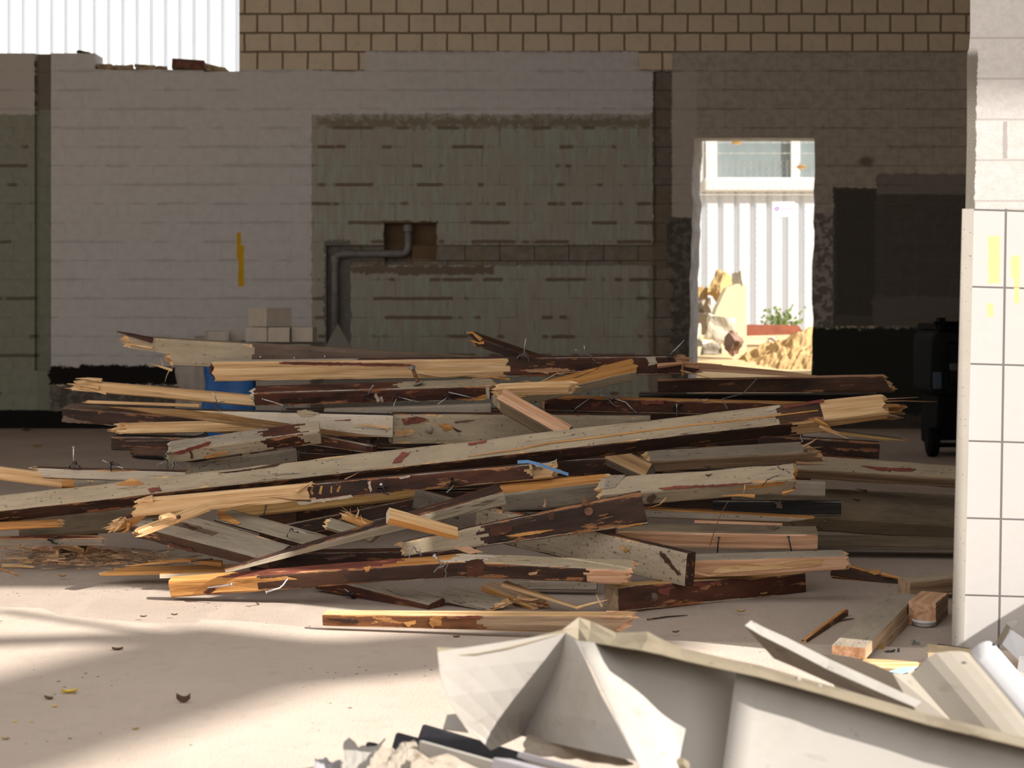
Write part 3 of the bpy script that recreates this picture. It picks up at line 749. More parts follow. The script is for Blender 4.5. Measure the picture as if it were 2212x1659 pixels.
# --- right side
T('T62', 'thin_board', 'thin olive board pointing right below the torn end of the long beam', (1775, 927, 6.65), (1935, 947, 6.6), 4, 8, U='dirtboard', L='ochre', a=.06, e1=(20, 0, 30, 0))
T('T63', 'dark_beam', 'dark red beam low on the right, in front of the wheeled bin', (1640, 939, 6.55), (1901, 956, 6.5), 4, 38, U='dark', L='dark', a=.10)
T('N7', 'painted_plank', 'cream plank running out right behind the tiled pier, bare brown front', (1690, 1011, 6.15), (2170, 1040, 6.05), 32, 22, U='beige', L='rawgrey', a=.085, tU2=31)
T('N5', 'splintered_beam', 'grey-topped beam with ragged fibrous right end under the long beam', (1404, 996, 5.86), (1735, 976, 5.9), 24, 26, U='grey', L='rawgrey', a=.09, e0=(6, 0, 0, 0), e1=(26, -30, -30, 22))
T('N6', 'split_offcut', 'short orange-topped offcut wedged below the middle of the long beam', (1305, 990, 5.76), (1392, 1030, 5.69), 38, 14, U='raw', L='grey', a=.07, cap='grey')
T('N8', 'wide_board', 'widest dirty board leaning low at right beside the pier', (1600, 1104, 6.0), (2170, 1140, 6.0), 62, 35, U='dirtboard', L='tan', a=.30, tU2=68)
T('N8b', 'wide_board', 'dusty board lying on the floor in front of the widest board at right', (1740, 1176, 5.85), (2170, 1182, 5.8), 22, 9, U='dirtboard', L='dirtboard', a=.16)
T('N9', 'painted_offcut', 'grey offcut end sticking out behind the thick cream beam at right', (1660, 1037, 5.5), (1783, 1041, 5.48), 3, 33, U='grey', L='grey', a=.07, cap='grey')
T('N10', 'black_block', 'jet-black square block end at right under the thick cream beam', (1540, 1081, 5.55), (1817, 1082, 5.5), 2, 31, U='black', L='black', a=.08, cap=('black', 'weather'))
T('N4', 'split_beam', 'grey beam with orange and red split top, left of the thick cream beam', (1084, 1066, 5.36), (1312, 1042, 5.4), 22, 44, U='orange', L=[(1, 'grey')], a=.07, e1=(12, 8, 0, 0))
T('N3', 'painted_beam', 'thick cream beam with rough torn right end, right of centre', (1300, 1070, 5.25), (1713, 1035, 5.22), 39, 30, U='beige', L='beige', a=.09, e0=(14, 0, 0, 0), e1=(9, 0, 0, 3), tU2=36, cap=('raw', 'orange'))
T('N11', 'pointed_board', 'grey board tapering to an orange point below the thick cream beam', (1370, 1098, 5.32), (1738, 1119, 5.25), 6, 21, U='orange', L='grey', a=.06, e1=(4, 0, 60, -10), tL2=10)
T('N12', 'nailed_beam', 'olive-topped beam with pink bare face and two nails, right of the dark block', (1335, 1146, 5.2), (1767, 1154, 5.15), 19, 36, U='dirtboard', L='rawpink', a=.08, cap=('rawgrey', 'weather'))
T('N11b', 'pale_strip', 'narrow pale strip between the pointed board and the olive-topped beam', (1500, 1124, 5.28), (1690, 1130, 5.26), 2, 7, U='rawpink', L='rawpink', a=.04)
# --- front right
T('N14', 'red_beam', 'thick red-brown beam on the floor with pale sawn end and a round plug', (1335, 1266, 4.8), (1740, 1236, 5.17), 7, 57, U='ochre', L='red', a=.085, tL2=46, cap=('rawgrey', 'red'))
T('N13', 'split_beam', 'grey-topped beam with peach torn face, lowest at the right of the heap', (1478, 1211, 4.97), (1826, 1201, 5.0), 15, 41, U='grey', L='rawpink', a=.08, e0=(10, 0, 0, 0), e1=(8, 0, 0, 4), tL2=31)
T('N15', 'speckled_beam', 'speckled cream beam thrusting toward the viewer right of centre, dark sawn end', (1030, 1089, 5.48), (1484, 1195, 4.86), 7, 72, U='dark', L='beigespeck', a=.05, tL2=72, cap=('beige', 'dark'))
T('N16', 'dark_board', 'broad dark brown board leaning in the middle, cream patch at its left end', (868, 1171, 5.09), (1384, 1061, 5.06), 2, 33, U='dark', L=[(.33, 'beige'), (1, 'dark')], a=.035, tL2=74, e0=(12, 0, 0, 0), cap=('raw', 'dark'))
T('N32', 'grey_batten', 'grey batten peeping out under the right end of the bent red beam', (1120, 1254, 5.13), (1289, 1256, 5.1), 2, 20, U='grey', L='grey', a=.05, cap='brown')
T('N33', 'shadow_board', 'black board put in for the shadow beside the pale sawn end of the red-brown beam', (1150, 1284, 5.16), (1318, 1286, 5.12), 2, 22, U='black', L='black', a=.05)  # black board stands in for the shadow below the grey batten
# --- front middle and left
T('N1', 'split_beam', 'dark beam with long pale torn left half, right under the long cream beam', (300, 1078, 5.32), (1180, 999, 5.4), 3, 38, U=[(.42, 'raw'), (1, 'dark')], L=[(.415, 'raw'), (.95, 'red'), (1, 'raw')], a=.06, e0=(10, 0, -20, 4), e1=(14, 10, 0, 14), tL2=36, bot='ochre')
T('N2', 'ochre_board', 'ochre board tucked beneath the dark beam with the pale torn left half', (470, 1093, 5.5), (905, 1048, 5.52), 3, 30, U='ochre', L='ochre', a=.05, e0=(18, 0, 20, 0))
T('T66', 'dark_board', 'dark board with chalky upper edge behind the ochre board', (585, 1139, 5.42), (905, 1074, 5.46), 2, 32, U='dark', L='dark', a=.04)
T('G1', 'dark_board', 'dark filler board added to darken the gap between the dark plank and the bent beam', (540, 1196, 5.38), (1030, 1188, 5.42), 8, 44, U='brown', L='dark', a=.08)  # filler added to darken a gap where bright floor showed through
T('T65', 'mouldy_board', 'small mouldy speckled board end above the raw pale block', (898, 1058, 5.30), (996, 1083, 5.27), 4, 40, U='weather', L='mould', a=.03, cap='mould')
T('N17', 'dark_plank', 'long dark plank with white-edged cream underside, rising to the right at the front', (486, 1232, 4.93), (1088, 1062, 5.13), 6, 7, U='dark', L='ridged', a=.06, tU2=22, tL2=32, cap=('dark', 'beige'))
T('T67', 'ridged_stub', 'ridged cream stub with ragged left end beside the dark plank', (698, 1136, 5.2), (800, 1168, 5.1), 22, 6, U='ridged', L='tan', a=.06, e0=(10, 14, 0, 0))
T('T68', 'torn_tuft', 'small tuft-ended orange offcut behind the ridged cream stub', (742, 1112, 5.3), (800, 1134, 5.25), 10, 12, U='orange', L='orange', a=.05, e0=(16, 10, 0, 0))
T('N18', 'raw_block', 'short clean pale block with pinkish end lying across the dark plank', (842, 1118, 4.86), (990, 1158, 4.92), 23, 17, U='raw', L='orange', a=.055, cap=('white', 'orange'), tU2=20, tL2=10)
T('N20b', 'ridged_plank', 'ridged grey plank behind the wide cracked plank at lower left', (462, 1122, 5.36), (694, 1186, 5.14), 32, 4, U='ridged', L='dark', a=.10)
T('N20', 'wide_plank', 'wide cracked grey plank with dark red edge sloping down to the right, lower left', (285, 1134, 5.3), (580, 1211, 5.05), 56, 26, U='grey', L='brown', a=.15, tU2=46, tL2=20, e0=(10, 10, 0, 0), cap='raw')
T('N22', 'torn_stub', 'brown stub with a frayed pale end above the tip of the wide cracked plank', (252, 1126, 5.42), (345, 1104, 5.48), 8, 22, U='red', L='orange', a=.05, e0=(18, 0, -26, 4))
T('N21', 'forked_stick', 'peeled forked stick with a knot, resting on the wide cracked plank', (303, 1146, 5.08), (452, 1090, 5.22), 10, 16, U='raw', L='raw', a=.04, e0=(7, 0, 0, 0))
T('N25', 'beige_board', 'dull beige board in shadow beneath the long beam at far left', (40, 1116, 5.72), (330, 1098, 5.85), 3, 48, U='tan', L='dirtboard', a=.05)
T('N25b', 'splintered_chunk', 'orange splintered chunk under the long beam at far left', (-40, 1132, 5.5), (128, 1124, 5.55), 4, 16, U='orange', L='orange', a=.05, e1=(16, 0, 0, 0))
T('N24', 'split_batten', 'batten with salmon split top on the floor at far left, clip on its face', (-70, 1166, 5.6), (212, 1164, 5.58), 9, 16, U='rawpink', L='grey', a=.05, e1=(5, -16, 0, 0))
T('N23', 'torn_plank', 'orange torn plank flat on the floor just left of the bent red beam', (246, 1236, 5.3), (500, 1230, 5.28), 13, 9, U='orange', L='orange', a=.08, e0=(22, -50, 0, 0))
T('N23b', 'painted_sliver', 'white-faced sliver under the orange torn plank at the front left', (345, 1240, 5.18), (490, 1235, 5.2), 2, 10, U='orange', L='white', a=.03)
T('N19', 'bent_beam', 'long red-brown beam bending at mid-length across the front, orange left end', (363, 1256, 5.0), (1348, 1232, 4.74), 12, 37, U=[(.13, 'orange'), (.50, 'rust'), (.62, 'orange'), (.70, 'white'), (1, 'beige')], L=[(.20, 'orange'), (.40, 'brown'), (.92, 'dark'), (1, 'rawpink')], a=.07, tU2=25, tL2=33, mid=(990, 1213, 4.86), e1=(20, 0, 22, 2), cap=('orange', 'rawpink'))
T('N28', 'brown_plank', 'brown plank with pale top heading toward the viewer under the bent beam', (680, 1243, 5.16), (925, 1306, 4.87), 24, 30, U='grey', L='red', a=.085, tL2=18)
T('N29', 'grey_plank', 'flat grey plank with ragged right end under the bent beam', (940, 1290, 4.95), (1060, 1316, 4.84), 32, 6, U='grey', L='grey', a=.085, e1=(16, 30, 0, 0))
T('N30', 'torn_chunk', 'rough brown torn chunk with a brushy right end, low front middle', (1040, 1264, 5.06), (1142, 1303, 4.88), 22, 14, U='rawgrey', L='orange', a=.07, e1=(22, 10, 0, 6))
T('N31', 'long_shard', 'long orange shard pointing down right beside the brushy torn chunk', (1085, 1259, 4.87), (1250, 1314, 4.80), 9, 9, U='raw', L='raw', a=.035, tU2=3, tL2=3)
T('F1', 'front_timber', 'foremost timber on the floor, sunlit cracked face, splintered right end', (696, 1327, 4.52), (1335, 1331, 4.38), 11, 26, U='raw', L=[(.54, 'auburn'), (1, 'rawgrey')], a=.062, tL2=40, e1=(18, 0, 46, 8), cap=('dark', 'rawpink'))
# --- right of the heap, on the floor
T('N58', 'brown_offcut', 'dark brown offcut with torn orange top, on the floor left of the pale stud', (1800, 1212, 5.42), (1966, 1258, 5.3), 3, 34, U='orange', L='brown', a=.05, tL2=12, e1=(12, 0, 0, 0))
T('N35', 'thin_stick', 'thin split brown stick lying alone on the floor at right', (1742, 1382, 4.4), (1832, 1316, 4.78), 6, 9, U='orange', L='brown', a=.018, e0=(6, 0, 0, 0), tU2=8, tL2=12)
T('N37', 'pale_stud', 'pale stud lying across the boards by the pier, square end facing left', (1966, 1256, 4.99), (2130, 1240, 5.1), 10, 33, U='beige', L='rawgrey', a=.07, cap='rawpink')
T('N61', 'wood_sliver', 'thin straight sliver on the bare floor at right', (1560, 1309, 4.98), (1657, 1310, 4.98), 1, 3, U='raw', L='raw', a=.008)
T('N62', 'wood_chip', 'flat pale chip on the floor behind the thin brown stick', (1772, 1307, 4.96), (1829, 1309, 4.95), 7, 2, U='rawpink', L='rawpink', a=.10, e0=(10, -8, 0, 0))

# flat boards lying on the floor towards the viewer, near the pier
def floorboard(name, label, front, backp, w, z0, th, mats, cat='board', group='sawn offcuts by the pier', sag=0.0):
    a, bq = FL(*front, z0), FL(*backp, z0); a.z = z0; bq.z = z0 + sag
    t = (bq - a).normalized(); s = Vector((t.y, -t.x, 0)).normalized(); n = s.cross(t)
    L = (bq - a).length; mb = MB(); N = 14
    for i in range(N):
        x0, x1 = L * i / N, L * (i + 1) / N
        def q(x, e, h): return a + t * x + s * (e * w / 2 + (mnoise.noise(Vector((x * 30, e, 2))) * .0025)) + n * h
        if True:
            m0 = 0
            mb.add([q(x0, -1, th), q(x0, 1, th), q(x1, 1, th), q(x1, -1, th)], [(0, 1, 2, 3)], 0)
            mb.add([q(x0, -1, 0), q(x0, 1, 0), q(x1, 1, 0), q(x1, -1, 0)], [(0, 1, 2, 3)], 1)
            mb.add([q(x0, -1, 0), q(x1, -1, 0), q(x1, -1, th), q(x0, -1, th)], [(0, 1, 2, 3)], 1)
            mb.add([q(x0, 1, 0), q(x1, 1, 0), q(x1, 1, th), q(x0, 1, th)], [(0, 1, 2, 3)], 1)
    for x in (0, L):
        mb.add([q(x, -1, 0), q(x, 1, 0), q(x, 1, th), q(x, -1, th)], [(0, 1, 2, 3)], 2)
    W = Matrix((( t.x, s.x, n.x, a.x), (t.y, s.y, n.y, a.y), (t.z, s.z, n.z, a.z), (0, 0, 0, 1))); Wi = W.inverted()
    mb.v = [Wi @ p for p in mb.v]
    o = mb.build(name, [M[m] for m in mats], None, False, W)
    return tag(o, label, cat, group)
floorboard('grey_stud', 'grey dusty stud lying toward the viewer beside the pier, pale sawn front end', (1833, 1421), (1950, 1303), .094, .032, .032, ['grey', 'rawgrey', 'rawpink'])
floorboard('thin_batten', 'thin rough batten half hidden under the right side of the grey dusty stud', (1893, 1408), (1976, 1320), .040, .001, .03, ['rawgrey', 'rawgrey', 'ochre'])
floorboard('wood_block', 'chunky pale wood block on the floor with a white tub before its front', (1992, 1351), (2019, 1327), .086, .001, .074, ['rawpink', 'rawgrey', 'rawpink'])

# the fork of the peeled stick
b = MB(); q0, q1 = onT('N21', 385, 1120, .01), onT('N21', 346, 1119, .03); b.tube([q0, (q0 + q1) / 2 + Vector((0, 0, .008)), q1], [.015, .013, .010], 6); b.build('fork', M['raw'], TIM['N21']['o'])
b = MB(); q = onT('N21', 386, 1117, .022); b.tube([q, q + Vector((0, -.012, .002))], [.008, .006], 12); b.build('knot', M['red'], TIM['N21']['o'])

# ------------------------------------------------------------------ torn fibres
sp = splinter
sp('T1', [(330, 736), (300, 738), (245, 737)], 2.0); sp('T1', [(372, 800), (340, 790), (318, 784)], 7); sp('T1', [(368, 795), (360, 812), (356, 826)], 3); sp('T1', [(352, 790), (347, 772)], 2); sp('T1', [(330, 736), (285, 724), (252, 716)], 14, 'dark'); sp('T1', [(330, 752), (285, 744), (262, 741)], 7)
sp('T10', [(215, 838), (180, 832), (145, 829)], 12); sp('T10', [(220, 822), (190, 818), (163, 818)], 10); sp('T10', [(230, 850), (190, 840), (160, 836)], 7)
sp('T2', [(1420, 790), (1480, 784), (1560, 788)], 12, 'rawpink', .03); sp('T2', [(1470, 800), (1515, 812), (1553, 821)], 4, 'raw', .05); sp('T2', [(1475, 810), (1474, 790), (1478, 772)], 5, 'orange', .05); sp('T2', [(905, 806), (940, 812), (968, 815)], 7, 'raw', .015)
sp('T5', [(1180, 838), (1140, 824), (1095, 830)], 6, 'raw', .02); sp('T5', [(1240, 815), (1280, 800), (1310, 786)], 7, 'orange', .03); sp('T5', [(1160, 830), (1200, 808), (1270, 800)], 4, 'raw', .03); sp('T5', [(1100, 820), (1060, 814), (1020, 818)], 6, 'orange', .02)
sp('T4', [(1880, 862), (1930, 861), (1985, 858)], 4, 'rawpink', .02); sp('T4', [(1890, 868), (1950, 866), (2024, 868)], 4, 'rawpink', .02); sp('T4', [(1890, 880), (1930, 878), (1958, 880)], 12, 'orange', .02); sp('T4', [(1880, 892), (1920, 897), (1952, 903)], 12, 'rawgrey', .02)
sp('M', [(1775, 925), (1800, 935), (1833, 948)], 7, 'raw', .01); sp('M', [(1770, 922), (1795, 930), (1816, 936)], 10, 'raw', .01); sp('M', [(1760, 906), (1785, 918), (1800, 932)], 12, 'orange', .01)
sp('N5', [(1735, 965), (1755, 954), (1766, 946)], 7, 'rawpink', .01); sp('N5', [(1735, 972), (1760, 967), (1778, 965)], 6, 'rawgrey'); sp('N5', [(1720, 1000), (1755, 1002), (1782, 1003)], 9, 'rawpink')
sp('N3', [(1630, 1072), (1600, 1070), (1560, 1071)], 9, 'orange', .012); sp('N3', [(1610, 1046), (1608, 1056), (1606, 1066)], 3, 'raw', .015); sp('N3', [(1690, 1066), (1710, 1060), (1718, 1058)], 10, 'orange', .012); sp('N3', [(1440, 1075), (1425, 1090), (1400, 1097)], 5, 'ochre', .02)
sp('N1', [(640, 1062), (660, 1050), (675, 1040)], 12, 'raw', .01); sp('N1', [(672, 1082), (630, 1080), (582, 1074)], 4, 'red', .012); sp('N1', [(330, 1078), (310, 1080), (291, 1086)], 18, 'raw', .004); sp('N1', [(745, 1035), (765, 1026), (775, 1020)], 2, 'raw', .02)
sp('N22', [(268, 1126), (255, 1140), (246, 1150)], 14, 'raw', .01); sp('N22', [(272, 1120), (262, 1126), (250, 1140)], 9, 'raw', .01); sp('N22', [(280, 1130), (276, 1145), (262, 1152)], 14, 'orange', .015)
sp('N30', [(1120, 1290), (1148, 1296), (1164, 1293)], 12, 'raw', .01); sp('N30', [(1110, 1298), (1135, 1306), (1152, 1312)], 10, 'raw', .01)
sp('N23', [(480, 1218), (400, 1210), (281, 1222)], 16, 'orange', .02)
sp('F1', [(1310, 1322), (1345, 1322), (1378, 1322)], 7, 'rawpink'); sp('F1', [(1300, 1332), (1340, 1334), (1366, 1326)], 6, 'rawpink', .01); sp('F1', [(1244, 1313), (1280, 1303), (1312, 1296)], 7, 'raw', .02); sp('F1', [(1300, 1310), (1292, 1295), (1288, 1284)], 4, 'raw', .02)
sp('N58', [(1905, 1240), (1940, 1248), (1960, 1256)], 10, 'orange', .01); sp('N13', [(1500, 1238), (1530, 1244), (1560, 1240)], 9, 'rawpink', .01)
sp('T18', [(690, 955), (670, 953), (654, 957)], 9, 'raw', .01); sp('T60', [(1040, 735), (1025, 722), (1018, 716)], 10, 'orange'); sp('T60', [(1046, 740), (1035, 742), (1022, 736)], 9, 'orange')
sp('T68', [(760, 1118), (750, 1104), (734, 1092)], 2, 'raw'); sp('T68', [(770, 1118), (775, 1104), (772, 1096)], 5, 'raw'); sp('T68', [(765, 1122), (756, 1108), (757, 1098)], 3, 'raw'); sp('T68', [(790, 1132), (782, 1124), (779, 1112)], 5, 'raw')
sp('N4', [(1176, 1095), (1178, 1085), (1176, 1076)], 6, 'rawpink', .01); sp('T9', [(840, 925), (790, 918), (760, 920)], 7, 'raw', .01)
# crack with bare wood along the top of the long beam
def crack(key, pts, w, mat):
    q = [onT(key, x, y, .0) for x, y in pts]; T_ = TIM[key]; Mi = T_['mw'].inverted()
    loc = [Mi @ p for p in q]; b = MB(); n = len(loc)
    for i in range(n - 1):
        w0, w1 = w * (1 if 0 < i else .2), w * (1 if i < n - 2 else .3)
        def on(u, dy):  # project on to the upper face
            return T_['mw'] @ Vector((u.x, max(.004, min(T_['a'] - .004, u.y + dy)), .0022))
        b.add([on(loc[i], -w0), on(loc[i+1], -w1), on(loc[i+1], w1), on(loc[i], w0)], [(0, 1, 2, 3)])
    o = b.build('crack', M[mat], T_['o']); solid(o, .002); o['label'] = 'orange crack showing bare wood'
def crackM(frac, w):
    """line along the upper face of the long beam: (px, fraction of the way up the face)"""
    T_ = TIM['M']; A, B = T_['A'], T_['B']; b = MB(); pts = []
    for px, f in frac:
        t = (px - A[0]) / (B[0] - A[0]); pts.append(Vector((t * T_['Ln'], f * T_['a'], .0025)))
    for i in range(len(pts) - 1):
        w0 = w if i > 0 else w * .2; w1 = w
        p, q = pts[i], pts[i+1]
        b.add([T_['mw'] @ v for v in (p + Vector((0, -w0, 0)), q + Vector((0, -w1, 0)), q + Vector((0, w1, 0)), p + Vector((0, w0, 0)))], [(0, 1, 2, 3)])
    o = b.build('crack', M['orange'], T_['o']); solid(o, .0015); o['label'] = 'orange crack along the painted top'
crackM([(1000, .12), (1100, .2), (1180, .36), (1300, .40), (1420, .46), (1500, .48), (1600, .46), (1690, .50), (1770, .52)], .0032)

# ------------------------------------------------------------------ nails, clips, bolts (they move with their timber)
nl = nail
clip('T6', 795, 856, 16, 26, 1.5); nl('T6', [(796, 850), (800, 840), (806, 833)], .002)
clip('T6', 858, 856, 24, 16, .1); nl('T6', [(856, 862), (851, 874), (848, 886)], .002); nl('T6', [(862, 858), (885, 864), (903, 868)], .002); clip('T6', 898, 868, 18, 16, .8)
clip('T6', 970, 855, 14, 26, 1.3); nl('T6', [(972, 848), (995, 853), (1024, 860)], .0022); nl('T6', [(964, 860), (948, 872), (933, 885)], .0022)
o = nl('T6', [(903, 828), (896, 808), (889, 790)], .0085, False, 'rusty', -.03, .0, 'bolt')
def nutwasher(key, x, y, lift):
    c = onT(key, x, y, lift); d = Vector((-.12, -.02, .35)).normalized(); b = MB()
    b.tube([c, c + d * .014], .016, 6); b.build('nut', M['clipgrey'], TIM[key]['o'])
nutwasher('T6', 891, 797, -.03)
b = MB(); c = onT('T6', 904, 829, -.03); d = Vector((-.1, 0, .3)).normalized(); b.tube([c, c + d * .004], .026, 16); b.build('washer', M['clipgrey'], TIM['T6']['o'])
clip('T9', 618, 879, 26, 14, .5); nl('T9', [(615, 877), (592, 869), (567, 862)], .0022); clip('T9', 471, 874, 20, 22, 1.2); nl('T9', [(470, 872), (465, 858), (459, 847)], .0022)
clip('T2', 1132, 769, 26, 18, -.3, 'clipgrey'); nl('T2', [(1132, 768), (1133, 750), (1136, 732)], .0024)
nl('T2', [(1284, 779), (1276, 769), (1268, 765), (1263, 756), (1262, 746)], .0026, mat='steel'); nl('T2', [(1254, 768), (1249, 761), (1244, 756)], .0022); clip('T2', 1449, 766, 22, 22, .3); nl('T2', [(1447, 766), (1463, 751), (1477, 736)], .0024)
clip('T4', 1236, 887, 30, 14, 0); nl('T4', [(1237, 887), (1256, 873), (1275, 860)], .0022); clip('T4', 1322, 864, 18, 26, 1.2, 'clipgrey'); nl('T4', [(1318, 862), (1308, 857), (1297, 853)], .0026); nl('T4', [(1330, 862), (1352, 869), (1362, 880), (1374, 891)], .0028); clip('T4', 1373, 895, 26, 14, 0); clip('T4', 1464, 881, 20, 24, 1.5); nl('T4', [(1462, 895), (1462, 885), (1462, 874)], .0026); clip('T4', 1170, 874, 14, 20, 1.2, 'clipgrey')
clip('N1', 827, 1056, 20, 28, 1.4); nl('N1', [(829, 1058), (826, 1050), (823, 1046)], .003); clip('N1', 978, 1044, 28, 26, .2); nl('N1', [(980, 1048), (974, 1056), (966, 1063)], .002); clip('N1', 1156, 1012, 22, 24, .6, 'clip'); nl('N1', [(1158, 1012), (1180, 1003), (1202, 994)], .0022)
nl('N2', [(574, 1092), (572, 1104), (569, 1114)], .0024, mat='clip')
nl('T27', [(160, 1004), (159, 986), (159, 966)], .0032); clip('T27', 161, 1004, 22, 16, 0); clip('T27', 244, 1004, 18, 18, .6); nl('T27', [(240, 1003), (231, 999), (223, 995)], .002); nl('T27', [(246, 1004), (255, 1008), (265, 1011)], .002)
nl('N19', [(452, 1269), (476, 1266), (500, 1262)], .0028); nl('N19', [(619, 1253), (611, 1264), (604, 1270), (590, 1274), (575, 1279)], .0030, toward=.05)
clip('N19', 895, 1193, 26, 22, .2, 'clipgrey', .02); clip('N19', 958, 1228, 26, 30, -.6, 'clipgrey', .02); nl('N19', [(952, 1218), (945, 1208), (938, 1200)], .0035)
nl('N28', [(758, 1282), (740, 1269), (722, 1258)], .0022, toward=-.02); clip('N28', 760, 1284, 16, 26, 1.4)
clip('N20b', 630, 1149, 24, 14, .3); nl('N20b', [(636, 1147), (648, 1147), (655, 1150), (661, 1153)], .0016, False, 'steel', .03, .0, 'wire')
nl('N12', [(1550, 1189), (1551, 1175), (1553, 1162)], .0026, mat='clip'); nl('N12', [(1709, 1188), (1706, 1173), (1703, 1160)], .0026, mat='clip')
for x, y in ((561, 770), (634, 772), (700, 769)): nl('T1', [(x, y), (x + 2, y + 2)], .0026, name='screw')
nl('N3', [(1677, 999), (1680, 1007), (1684, 1013), (1692, 1014)], .002, mat='clip'); nl('N3', [(1650, 1046), (1658, 1036), (1672, 1030), (1680, 1028)], .0018, False, 'clip', .03, name='wire')
nl('M', [(1729, 940), (1731, 947), (1733, 954)], .002, mat='clipgrey', lift=-.01); nl('N7', [(1798, 984), (1795, 980), (1800, 978), (1806, 982)], .0018, False, 'clip'); clip('N24', 114, 1166, 16, 22, 1.5); nl('N23', [(455, 1208), (435, 1210), (414, 1213)], .0024, mat='clip', lift=.03)
clip('T16', 360, 982, 18, 20, .9); clip('T16', 355, 1003, 22, 20, -.5, 'clipgrey', .02); clip('T16', 380, 1005, 20, 22, .4, 'clipgrey', .02); clip('T18', 797, 960, 18, 18, .3); clip('T16', 650, 980, 18, 18, .8)
b = MB(); c = onT('N14', 1412, 1290, .0); b.tube([c, c + Vector((-.004, -.014, 0))], [.018, .016], 16); o = b.build('plug', M['weather'], TIM['N14']['o'], True); o['label'] = 'round pale plug'
b = MB(); c = onT('T8', 927, 928, .0); b.tube([c + Vector((0, .01, 0)), c + Vector((0, -.005, 0))], [.017, .016], 18); o = b.build('plug', M['grey'], TIM['T8']['o'], True); o['label'] = 'round grey plug'
b = MB(); c = onT('N16', 1264, 1085, .0); b.tube([c + Vector((0, .01, 0)), c + Vector((.001, -.012, 0))], [.016, .013], 6); b.build('bolt', M['rusty'], TIM['N16']['o']); b = MB(); c = onT('N16', 1271, 1104, .0); b.tube([c + Vector((0, .01, 0)), c + Vector((.001, -.008, 0))], [.017, .015], 14); b.build('washer', M['rusty'], TIM['N16']['o'])

# ------------------------------------------------------------------ spots where the coat is off, and remains of paint
pt = patch
pt('T8', 'L', [(868, 905), (900, 899), (926, 906), (905, 914), (872, 918)], 'rust'); pt('T8', 'L', [(852, 929), (894, 926), (893, 938), (852, 944)], 'raw', jag=.2); pt('T8', 'L', [(948, 917), (965, 915), (984, 926), (962, 931)], 'orange'); pt('T8', 'L', [(975, 922), (1000, 932), (990, 934)], 'brown'); pt('T8', 'L', [(980, 911), (1025, 906), (1022, 909), (985, 914)], 'weather')
pt('T9', 'L', [(640, 888), (660, 885), (690, 892), (668, 900), (650, 899)], 'beige', 'paint_flake'); pt('T9', 'L', [(720, 908), (760, 905), (758, 909)], 'rust')
pt('M', 'U', [(252, 1047), (285, 1033), (312, 1045), (290, 1050)], 'orange'); pt('M', 'U', [(318, 1055), (345, 1052), (348, 1060), (325, 1064)], 'rust'); pt('M', 'U', [(846, 1001), (868, 976), (884, 978), (866, 998)], 'rust'); pt('M', 'U', [(1010, 958), (1050, 951), (1052, 955), (1014, 962)], 'rust'); pt('M', 'U', [(470, 1022), (560, 1010), (610, 1000), (600, 1006), (520, 1019)], 'brown'); pt('M', 'U', [(1652, 884), (1680, 874), (1686, 880), (1660, 890)], 'white', 'paint_flake'); pt('M', 'U', [(1690, 876), (1780, 862), (1782, 868), (1692, 884)], 'rust')
pt('N1', 'L', [(671, 1068), (674, 1050), (677, 1050), (676, 1070)], 'orange'); pt('N1', 'L', [(690, 1066), (693, 1049), (697, 1049), (695, 1068)], 'orange'); pt('N1', 'L', [(712, 1064), (715, 1050), (719, 1050), (716, 1066)], 'orange'); pt('N1', 'L', [(728, 1062), (731, 1050), (735, 1050), (732, 1064)], 'orange'); pt('N1', 'L', [(794, 1042), (800, 1038), (804, 1058), (799, 1064)], 'white', 'paint_flake'); pt('N1', 'L', [(860, 1031), (888, 1025), (886, 1031), (866, 1035)], 'white', 'paint_flake', jag=.6); pt('N1', 'L', [(640, 1085), (760, 1070), (764, 1074), (650, 1090)], 'white', 'paint_flake', jag=.7); pt('N1', 'L', [(665, 1052), (792, 1036), (794, 1060), (668, 1076)], 'dark', 'stain_band')
pt('N19', 'U', [(980, 1184), (1010, 1180), (1042, 1192), (1015, 1196)], 'rawpink'); pt('N19', 'U', [(700, 1205), (760, 1198), (770, 1202), (712, 1211)], 'dark', 'stain_band'); pt('N19', 'L', [(440, 1280), (458, 1266), (466, 1274), (452, 1284)], 'red'); pt('N19', 'L', [(470, 1258), (620, 1246), (640, 1251), (480, 1264)], 'orange'); pt('N19', 'L', [(786, 1226), (800, 1222), (798, 1234), (790, 1236)], 'orange'); pt('N19', 'L', [(1140, 1238), (1162, 1234), (1160, 1242), (1142, 1243)], 'rawpink'); pt('N19', 'L', [(1005, 1212), (1042, 1206), (1043, 1243), (1008, 1246)], 'red', 'stain_band', jag=.8)
pt('N16', 'L', [(1092, 1158), (1150, 1147), (1200, 1144), (1165, 1152), (1120, 1160)], 'orange'); pt('N16', 'L', [(1058, 1138), (1110, 1132), (1100, 1150), (1062, 1160)], 'red', jag=.8); pt('N16', 'L', [(1180, 1110), (1200, 1104), (1196, 1122), (1186, 1126)], 'brown'); pt('N16', 'L', [(1330, 1138), (1386, 1130), (1388, 1132), (1334, 1142)], 'orange')
pt('N15', 'L', [(1424, 1190), (1436, 1198), (1470, 1240), (1466, 1243), (1430, 1206)], 'brown', jag=.5); pt('N15', 'L', [(1340, 1178), (1362, 1186), (1350, 1194)], 'ochre')
